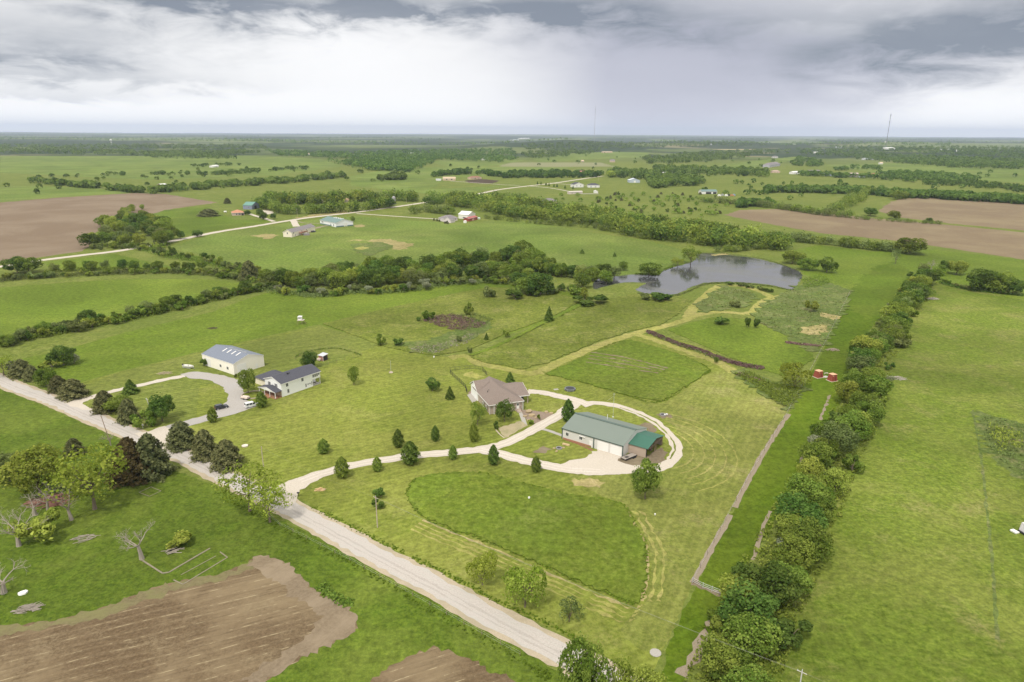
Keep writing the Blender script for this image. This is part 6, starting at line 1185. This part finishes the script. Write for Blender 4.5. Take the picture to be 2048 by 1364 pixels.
# grey machine cut by the right frame edge
t = thing('camp_trailer', 'pale grey trailer cut off by the right edge of the photo', 'trailer', P(2062,1070), R(10)); part('body', MB().box(-1.6,-2.0,.5,3.4,2.0,2.6,0,.15,.15), plain('pale_body', (.6,.57,.58), .5), t); part('underframe', MB().box(-2.0,-1.9,.2,3.4,1.9,.5), BLACK, t)
for y in (-1.8,1.8): part('wheel', wheel(), RUBBER, t, (0,y,.35))
single('white_sheet', MB().box(-.6,-.8,.0,.6,.8,.35), WHITE, 'white flat box lying on the grass near the right frame edge', 'box', P(2029,1064), .3)
# ------------------------------------------------------------------ farther buildings: front base corners from the photo, real sizes
def far_house(name, label, cat, fl, fr, depth, h, rise, wallm, roofm, kind='gable', wins=(), doors=(), ov=.4, axis='x', extra=None, fascia=FASC):
    a, b = P(*fl), P(*fr); d = b-a; L = Vector((d.x,d.y,0)).length; t = thing(name, label, cat, a, math.atan2(d.y, d.x))
    if kind == 'hip': hip(t, L, depth, h, h+rise, wallm, roofm, ov, fascia)
    else: gable(t, L, depth, h, h+rise, wallm, roofm, ov, .15, fascia, axis)
    for wl, s, z, w, hh in wins: win(t, wl, s*(L if wl in ('front','back') else depth), z, w, hh, L, depth)
    for wl, s, w, hh, m in doors: door(t, wl, s*(L if wl in ('front','back') else depth), w, hh, L, depth, m, panels=4, name='garage_door')
    if extra: extra(t, L, depth)
    return t
def deck(t, L, D):
    part('deck', MB().box(L*.28,-3,2.3,L*.55,-.06,2.5), plain('red_cedar', (.34,.15,.09), .8), t); part('deck_rail', MB().box(L*.28,-3.05,2.5,L*.55,-2.95,3.4), MATS['red_cedar'], t)
    for x in (.29,.54): part('deck_post', MB().box(L*x-.12,-2.9,0,L*x+.12,-2.66,2.3), MATS['red_cedar'], t)
far_house('cream_house','cream ranch house with grey roof and red cedar deck below the far road','house',(584,474.5),(630.5,462),9,4.6,2.4,CREAM,GYROOF,wins=[('front',.08,3,1.2,1.2),('front',.42,2.6,1.0,2),('front',.62,3,1,1.2),('left',.5,2.8,1,1.6),('front',.15,.6,1,1.2)],extra=deck)
single('garden_shed', MB().box(0,0,0,6,4,1.6,0,.3,.3), GYROOF, 'low grey lean roof at the back of the cream ranch house', 'shed', P(607,471)-Vector((0,0,0)), .3)
car(627,464.5,R(55),'black car parked behind the cream ranch house',CARB,name='parked_car')
def tealx(t, L, D):
    part('wainscot', MB().box(-.05,-.06,0,L*.72,-.005,1.1), TEAL, t); part('wainscot', MB().box(L+.005,0,0,L+.06,D,1.1), plain('dark_teal',(.10,.16,.18),.6), t)
    for k in range(4): part('skylight', MB().box(L*(.42+.14*k),D*.42,7.0,L*(.42+.14*k)+1.4,D*.58,7.9), WHITE, t)
far_house('white_barn','white metal barn with a teal roof and white skylights below the far road','barn',(640.5,448),(672.5,454.5),20,4.4,3.2,plain('white_metal',(.74,.74,.74),.5,.04),TEAL,wins=[('front',.15,2.2,4,1),('front',.85,.6,1.4,2),('front',.68,.6,1.4,2)],doors=[('right',.55,4,3.6,WHITE)],extra=tealx)
far_house('grey_house','grey roofed pale house left of the white barn','house',(889,443.5),(915,441),11,3.4,3,PINKW,GYROOF,'hip',wins=[('front',.62,1,1.5,1.6),('front',.8,1,2.5,1.6),('front',.3,1,1.2,1.4)])
far_house('grey_house_wing','gabled garage wing in front of the grey roofed house','house wing',(888,445),(901.5,446),9,3.4,3.0,PINKW,GYROOF,axis='y',wins=[('front',.5,1,1.4,1.4)])
far_house('white_barn','white metal barn with a white roof behind the grey roofed house','barn',(917,437),(936.5,438.5),15,5,3,plain('offwhite_metal',(.70,.68,.60),.5,.04),WHITE,wins=[('front',.6,1.2,4,1)])
def redx(t, L, D): part('pink_door', MB().box(L*.35,-.05,.2,L*.6,-.01,2.2), plain('pink_board',(.6,.35,.28),.8), t)
far_house('red_shed','red painted shed against the end of the white barn','shed',(938,443),(955,439),7,3.2,1.0,REDP,plain('red_roof',(.36,.10,.09),.7,.1),extra=redx)
single('storage_tent', MB().prism([(0,0,0),(3.2,0,0),(3.2,0,2),(1.6,0,2.8),(0,0,2)],(0,4,0)), WHITE, 'small white tent shelter beside the grey roofed house', 'tent', P(927,446)); single('livestock_tank', MB().lathe([(1.6,0),(1.6,1.6),(.01,2.2)],12), plain('mint_tank',(.55,.62,.55),.6), 'pale round tank right of the red shed', 'tank', P(958,438))
far_house('orange_roof_house','brick house with a wide terracotta roof near the left brown field','house',(465,431.5),(489,430.5),15,3.2,3.0,plain('pale_brick',(.46,.36,.30),.9,.15),ORROOF,'hip',wins=[('front',.35,.8,1.6,1.6),('front',.6,.8,2.4,1.6)],doors=[('front',.85,2.6,2.4,BLACK)])
far_house('blue_barn','slate blue metal barn with a green roof behind the orange roofed house','barn',(486.5,418.5),(504.5,419),18,5,3.6,SLATE,plain('dull_green_roof',(.12,.24,.19),.5,.05),doors=[('right',.45,5,4.2,BLACK)],wins=[('front',.6,2,1.2,1.2)],fascia=None)
single('white_trailer', MB().box(0,0,.6,5,2,2.4).box(.8,-.1,0,1.6,2.1,.6), WHITE, 'small white trailer on the bare yard right of the slate blue barn', 'trailer', P(552,417), .1); single('gas_tank', MB().tube([(0,0,1),(3,0,1)],.9,12).box(.3,-.4,0,.6,.4,.4).box(2.4,-.4,0,2.7,.4,.4), WHITE, 'white tank beside the orange roofed house', 'tank', P(448,425), .2)
far_house('open_shelter','grey open shelter beside the slate blue barn','shelter',(524,415),(534,415),6,3.0,.6,plain('dark_shelter',(.10,.10,.11),.8),SILVER,fascia=None)
far_house('tan_house','long tan house among far trees','house',(886,361),(911,361),13,4,3,TAN,plain('tan_roof',(.46,.36,.24),.9),wins=[('front',.3,1,3,2),('front',.7,1,3,2)]); far_house('brown_house','low brown roofed house right of the tan house','house',(942,359),(963,358),12,3.4,3,TAN,plain('rust_roof',(.26,.13,.09),.9),'hip',wins=[('front',.4,1,3,1.5),('front',.75,1,2,1.5)]); far_house('white_shed','small white shed left of the far tan house','shed',(872,361.5),(882,361.5),8,2.6,1,WHITE,SILVER)
far_house('pink_house','pale house with two red brown gables at the end of the far road','house',(1158,350.5),(1177,350),16,5,5,WHITE,plain('red_brown_roof',(.30,.16,.13),.9),wins=[('front',.3,1,2,2),('front',.7,1,2,2)])
far_house('white_house','white house with a dark gable roof, left of a pair by the far road','house',(1148,375),(1167,374.5),14,5.2,3.4,WHITE,DKROOF,axis='y',wins=[('front',.3,2,1.4,1.6),('front',.7,2,1.4,1.6)]); far_house('white_garage','white building with a dark hip roof, right of a pair by the far road','garage',(1176.5,375),(1199,375),13,4.2,3.2,WHITE,DKROOF,'hip',doors=[('front',.25,3,3,plain('grey_door',(.45,.45,.47),.6)),('front',.65,3,3,MATS['grey_door'])])
far_house('mobile_home','long pale mobile home in the far pasture','house',(1139,388.5),(1165,387.5),7,3.6,.9,plain('pale_tan_wall',(.55,.48,.42),.8),plain('pale_roof',(.52,.46,.42),.8),wins=[('front',.2,1.2,1.5,1),('front',.6,1.2,1.5,1)]); far_house('white_shed','tiny white shed right of the mobile home','shed',(1188,386),(1196,386),5,3,1.4,WHITE,WHITE,axis='y'); single('gravel_pad', MB().box(0,0,0,26,7,.2), CONC, 'pale bare pad beside the mobile home', 'pad', P(1166,388), .05)
far_house('hip_roof_house','brown grey hip roofed house half hidden by the valley wood','house',(1086,407),(1113,407),13,3.4,3.4,TAN,GYROOF,'hip',wins=[('front',.3,1,2,1.5),('front',.7,1,2,1.5)])
far_house('blue_grey_barn','blue grey metal barn among the far farmsteads','barn',(1259,365.5),(1280,365.5),18,5,3.4,plain('pale_blue_metal',(.42,.47,.52),.5,.05),plain('pale_blue_roof',(.50,.54,.58),.45,.05),axis='y',doors=[('front',.5,4,4,WHITE)],fascia=None); far_house('brown_house','pink brown brick house in the far wood','house',(1318,355),(1333,355),14,5,3,plain('pink_brick',(.36,.23,.20),.9),plain('pink_brown_roof',(.30,.20,.19),.9),'hip',wins=[('front',.4,1,3,2)]); far_house('white_barn','long white roofed barn beside the brick house in the far wood','barn',(1330,351.5),(1345,350),20,5,2.4,TAN,WHITE); far_house('grey_shed','small grey shed below the brick house','shed',(1329,366),(1337,366),8,3.4,1.5,SILVER,SILVER)
far_house('teal_barn','open fronted barn with a long teal roof in the far rough pasture','barn',(1403,388),(1434,388),16,4.2,2.4,WHITE,TEAL,doors=[('front',.45,9,3.2,BLACK),('front',.85,6,3.2,BLACK)],fascia=None)  # the black door panels paint the shade in the open bays
for k,(x,c,l_,w) in enumerate([(1436,WHITE,'white camper in the junk row beside the teal barn',5),(1443,plain('grey_junk',(.35,.35,.36),.7),'grey vehicle in the junk row beside the teal barn',4),(1450,WHITE,'white truck in the middle of the junk row',5),(1456,BLACK,'dark machine in the junk row',3.5),(1461,plain('rust_container',(.42,.20,.10),.8),'rust orange container in the junk row',6),(1466,plain('blue_container',(.20,.30,.42),.7),'blue container at the end of the junk row',4)]): single('junk_vehicle', MB().box(0,0,.5,w,2.4,2.2,0,.2,.1).box(w*.1,.2,2.2,w*.7,2.2,3.0,0,.2,.1).box(.4,-.05,0,1.2,2.45,.5).box(w-1.2,-.05,0,w-.4,2.45,.5), c, l_, 'vehicle', P(x,392.5-(k%2)*.8), .05, 'junk row beside the teal barn')
H2 = [('tall grey house on the far right rise','house',(1539,335),(1560,332),20,7,6,plain('grey_wall',(.40,.39,.42),.7),GYROOF,'hip'),('white house behind the tall grey house','house',(1546,316),(1556,316),12,5,4,plain('soft_white',(.6,.58,.54),.7),GYROOF,'hip'),('low brown roofed house left of the far right rise','house',(1521,345),(1536,345),12,4,3,TAN,plain('mauve_roof',(.30,.23,.22),.9),'gable'),('tan house right of the low brown roofed one','house',(1545,346),(1560,346),11,4,3,TAN,plain('tan_brown_roof',(.38,.28,.22),.9),'hip'),('white gabled barn left of the far water','barn',(1586,348.5),(1600,348),12,4.4,2.4,WHITE,WHITE,'gable'),('grey roofed house beside the far water','house',(1620,346.5),(1642,346),13,4.2,3.4,TAN,GYROOF,'gable'),('pinkish house in front of the far water','house',(1695,352),(1718,351.5),13,4,3,plain('pinkish_wall',(.52,.42,.36),.8),plain('pink_grey_roof',(.42,.33,.30),.9),'gable'),('small red brown house right of the far water','house',(1744,354),(1755,354),10,4.6,4,BRICK,plain('redder_roof',(.36,.17,.12),.9),'hip'),('long dark brown roofed house right of the far water','house',(1772,356),(1798,356),14,3.6,3.2,TAN,plain('dark_brown_roof',(.20,.13,.13),.9),'gable'),
 ('white long shed at the far wood edge','shed',(1628,307),(1646,306),16,5,2.5,WHITE,WHITE,'gable'),('large white roofed hall in the far right wood','hall',(1773,299.5),(1790,299),40,9,4,WHITE,WHITE,'gable'),('pale shed row in the right middle distance','shed',(1730,320),(1747,319.5),14,5,2.5,SILVER,SILVER,'gable'),('grey house left of the pale shed row','house',(1716,313),(1730,313),14,5,3,TAN,GYROOF,'gable'),('small white house in front of the far right wood','house',(1760,328.5),(1766,328.5),10,4,3,WHITE,TAN,'gable'),('brown farm building at the right frame side wood','barn',(2008,322),(2030,321.5),18,6,4,TAN,plain('brown_barn_roof',(.24,.19,.17),.9),'gable'),('white farm shed left of the brown farm building','shed',(1880,302),(1898,302),16,6,3,WHITE,SILVER,'gable'),('white roofed buildings at the far right horizon wood','shed',(1912,303.5),(1926,303.5),16,6,3,WHITE,WHITE,'gable'),
 ('white barn in the far centre left valley','barn',(815,310.5),(832,309.5),20,6,3,WHITE,WHITE,'gable'),('white house right of the valley barn','house',(843,310),(850,309),12,6,4,WHITE,WHITE,'gable'),('white hoop barn in the far centre pasture','barn',(967,320.5),(985,320),16,5,3.5,WHITE,WHITE,'hip'),('long tan poultry shed in the far green field','shed',(1206,305.8),(1225,305.6),14,4,2,TAN,TAN,'gable'),('white hilltop hall right of centre','hall',(1040,278.5),(1060,277.5),40,12,6,WHITE,WHITE,'gable'),('white hilltop building left of the hilltop hall','building',(1024,281.5),(1038,280.5),30,8,4,WHITE,SILVER,'gable'),('tan farmhouse in the far centre grove','house',(1221,324.5),(1230,324.5),12,5,4,TAN,GYROOF,'gable'),('brown shed left of the far centre grove','shed',(1163,324),(1168,324),9,4,2.5,TAN,TAN,'gable'),('white house among trees in the far left valley','house',(616,310),(622,310),14,5,3,WHITE,TAN,'gable'),('pale farmhouse in the far left valley','house',(583,309),(596,309),14,5,3,TAN,TAN,'gable'),('tan roofed house hidden in the wood by the far road','house',(688,405),(697,405),9,3.5,2.5,TAN,plain('apricot_roof',(.50,.32,.20),.9),'hip'),('red and white shed in the left far tree line','shed',(323,373.5),(334,372.5),9,3.4,1.5,plain('red_wall',(.38,.12,.10),.8),WHITE,'gable'),('white shed behind the left far trees','shed',(427,335),(438,334),12,4,2,WHITE,WHITE,'gable'),('white house on the far right green hill','house',(1586,289.5),(1592,289.5),14,6,3,WHITE,WHITE,'gable'),('pale sheds in the far right middle wood','shed',(1671,296),(1683,296),16,6,3,SILVER,SILVER,'gable'),('grey barn on the far centre hill field','barn',(1417,290.5),(1424,290.5),16,6,3,SILVER,SILVER,'gable')]
for l_, c, a, b, dp, h, rs_, wm, rm, kd in H2: far_house('far_'+c.replace(' ','_'), l_, c, a, b, dp, h, rs_, wm, rm, kd, wins=[('front',.3,h*.3,2,h*.3),('front',.7,h*.3,2,h*.3)] if c == 'house' else (), doors=[('front',.5,3.4,h*.7,plain('grey_barn_door',(.35,.35,.36),.7))] if c in ('barn','shed','hall') else (), fascia=None)
single('silo', MB().lathe([(2.5,0),(2.5,9),(1.4,10.4),(.01,11)],14), plain('grey_silo',(.30,.29,.28),.7), 'grey silo standing in the wood by the far road', 'silo', P(788,408))
t = thing('radio_mast', 'tall guyed radio mast above the far right woods', 'mast', P(1771,298)); Hm = height_at(1771,298,227); m = MB()
m.tube([(0,0,0),(0,0,Hm)], 1.3, 4); part('mast', m, plain('mast_steel',(.16,.15,.16),.6), t)
for k in range(3): a = 2.09*k+.4; part('guy_wire', MB().tube([(math.cos(a)*Hm*.5,math.sin(a)*Hm*.5,0),(0,0,Hm*.9)], .10, 3), SILVER, t)
part('antenna_panel', MB().box(-1.6,-1.6,Hm*.93,1.6,1.6,Hm*.96), MATS['mast_steel'], t); part('antenna_panel', MB().box(-1.8,-1.8,Hm*.74,1.8,1.8,Hm*.76), MATS['mast_steel'], t)
p = P(1188,290); t = thing('radio_mast', 'faint thin radio mast on the horizon right of centre', 'mast', p); Hm = height_at(1188,290,212); part('mast', MB().tube([(0,0,0),(0,0,Hm)], .9, 4), plain('faint_steel',(.40,.40,.44),.6), t); part('antenna_panel', MB().box(-2,-2,Hm*.9,2,2,Hm*.92), MATS['faint_steel'], t)
p = P(223,290); single('water_tower', MB().lathe([(4,0),(2,6),(2,26),(8,31),(8,36),(1,40)],14), WHITE, 'white water tower far off above the left woods', 'water tower', p)
p = P(1770,289); single('water_tower', MB().lathe([(3,0),(1.5,5),(1.5,14),(6,18),(6,22),(1,25)],14), WHITE, 'white water tower at the foot of the tall mast', 'water tower', p)
t = thing('black_cow', 'dark cattle shelter alone in the far right pasture', 'shelter', P(1482,364)); t.name = 'cattle_shelter'; part('frame', MB().box(-3,-1,0,-2.6,1,2).box(2.6,-1,0,3,1,2), BLACK, t); part('roof', MB().box(-3.4,-1.4,2,3.4,1.4,2.3), BLACK, t)
# ------------------------------------------------------------------ air
hb = MB(); hb.box(-36000,-3000,-30,36000,41000,420)
m = bpy.data.materials.new('haze'); m.use_nodes = True; nt = m.node_tree; nt.nodes.clear(); out = NN(nt, 'ShaderNodeOutputMaterial'); pv = NN(nt, 'ShaderNodeVolumePrincipled')
pv.inputs['Color'].default_value = (.72,.82,1,1); pv.inputs['Density'].default_value = 4.2e-5; pv.inputs['Anisotropy'].default_value = .1; nt.links.new(pv.outputs[0], out.inputs['Volume'])
hz_o = struct('haze', hb.mesh('haze', m), 'stuff', 'pale haze that fades the far land')
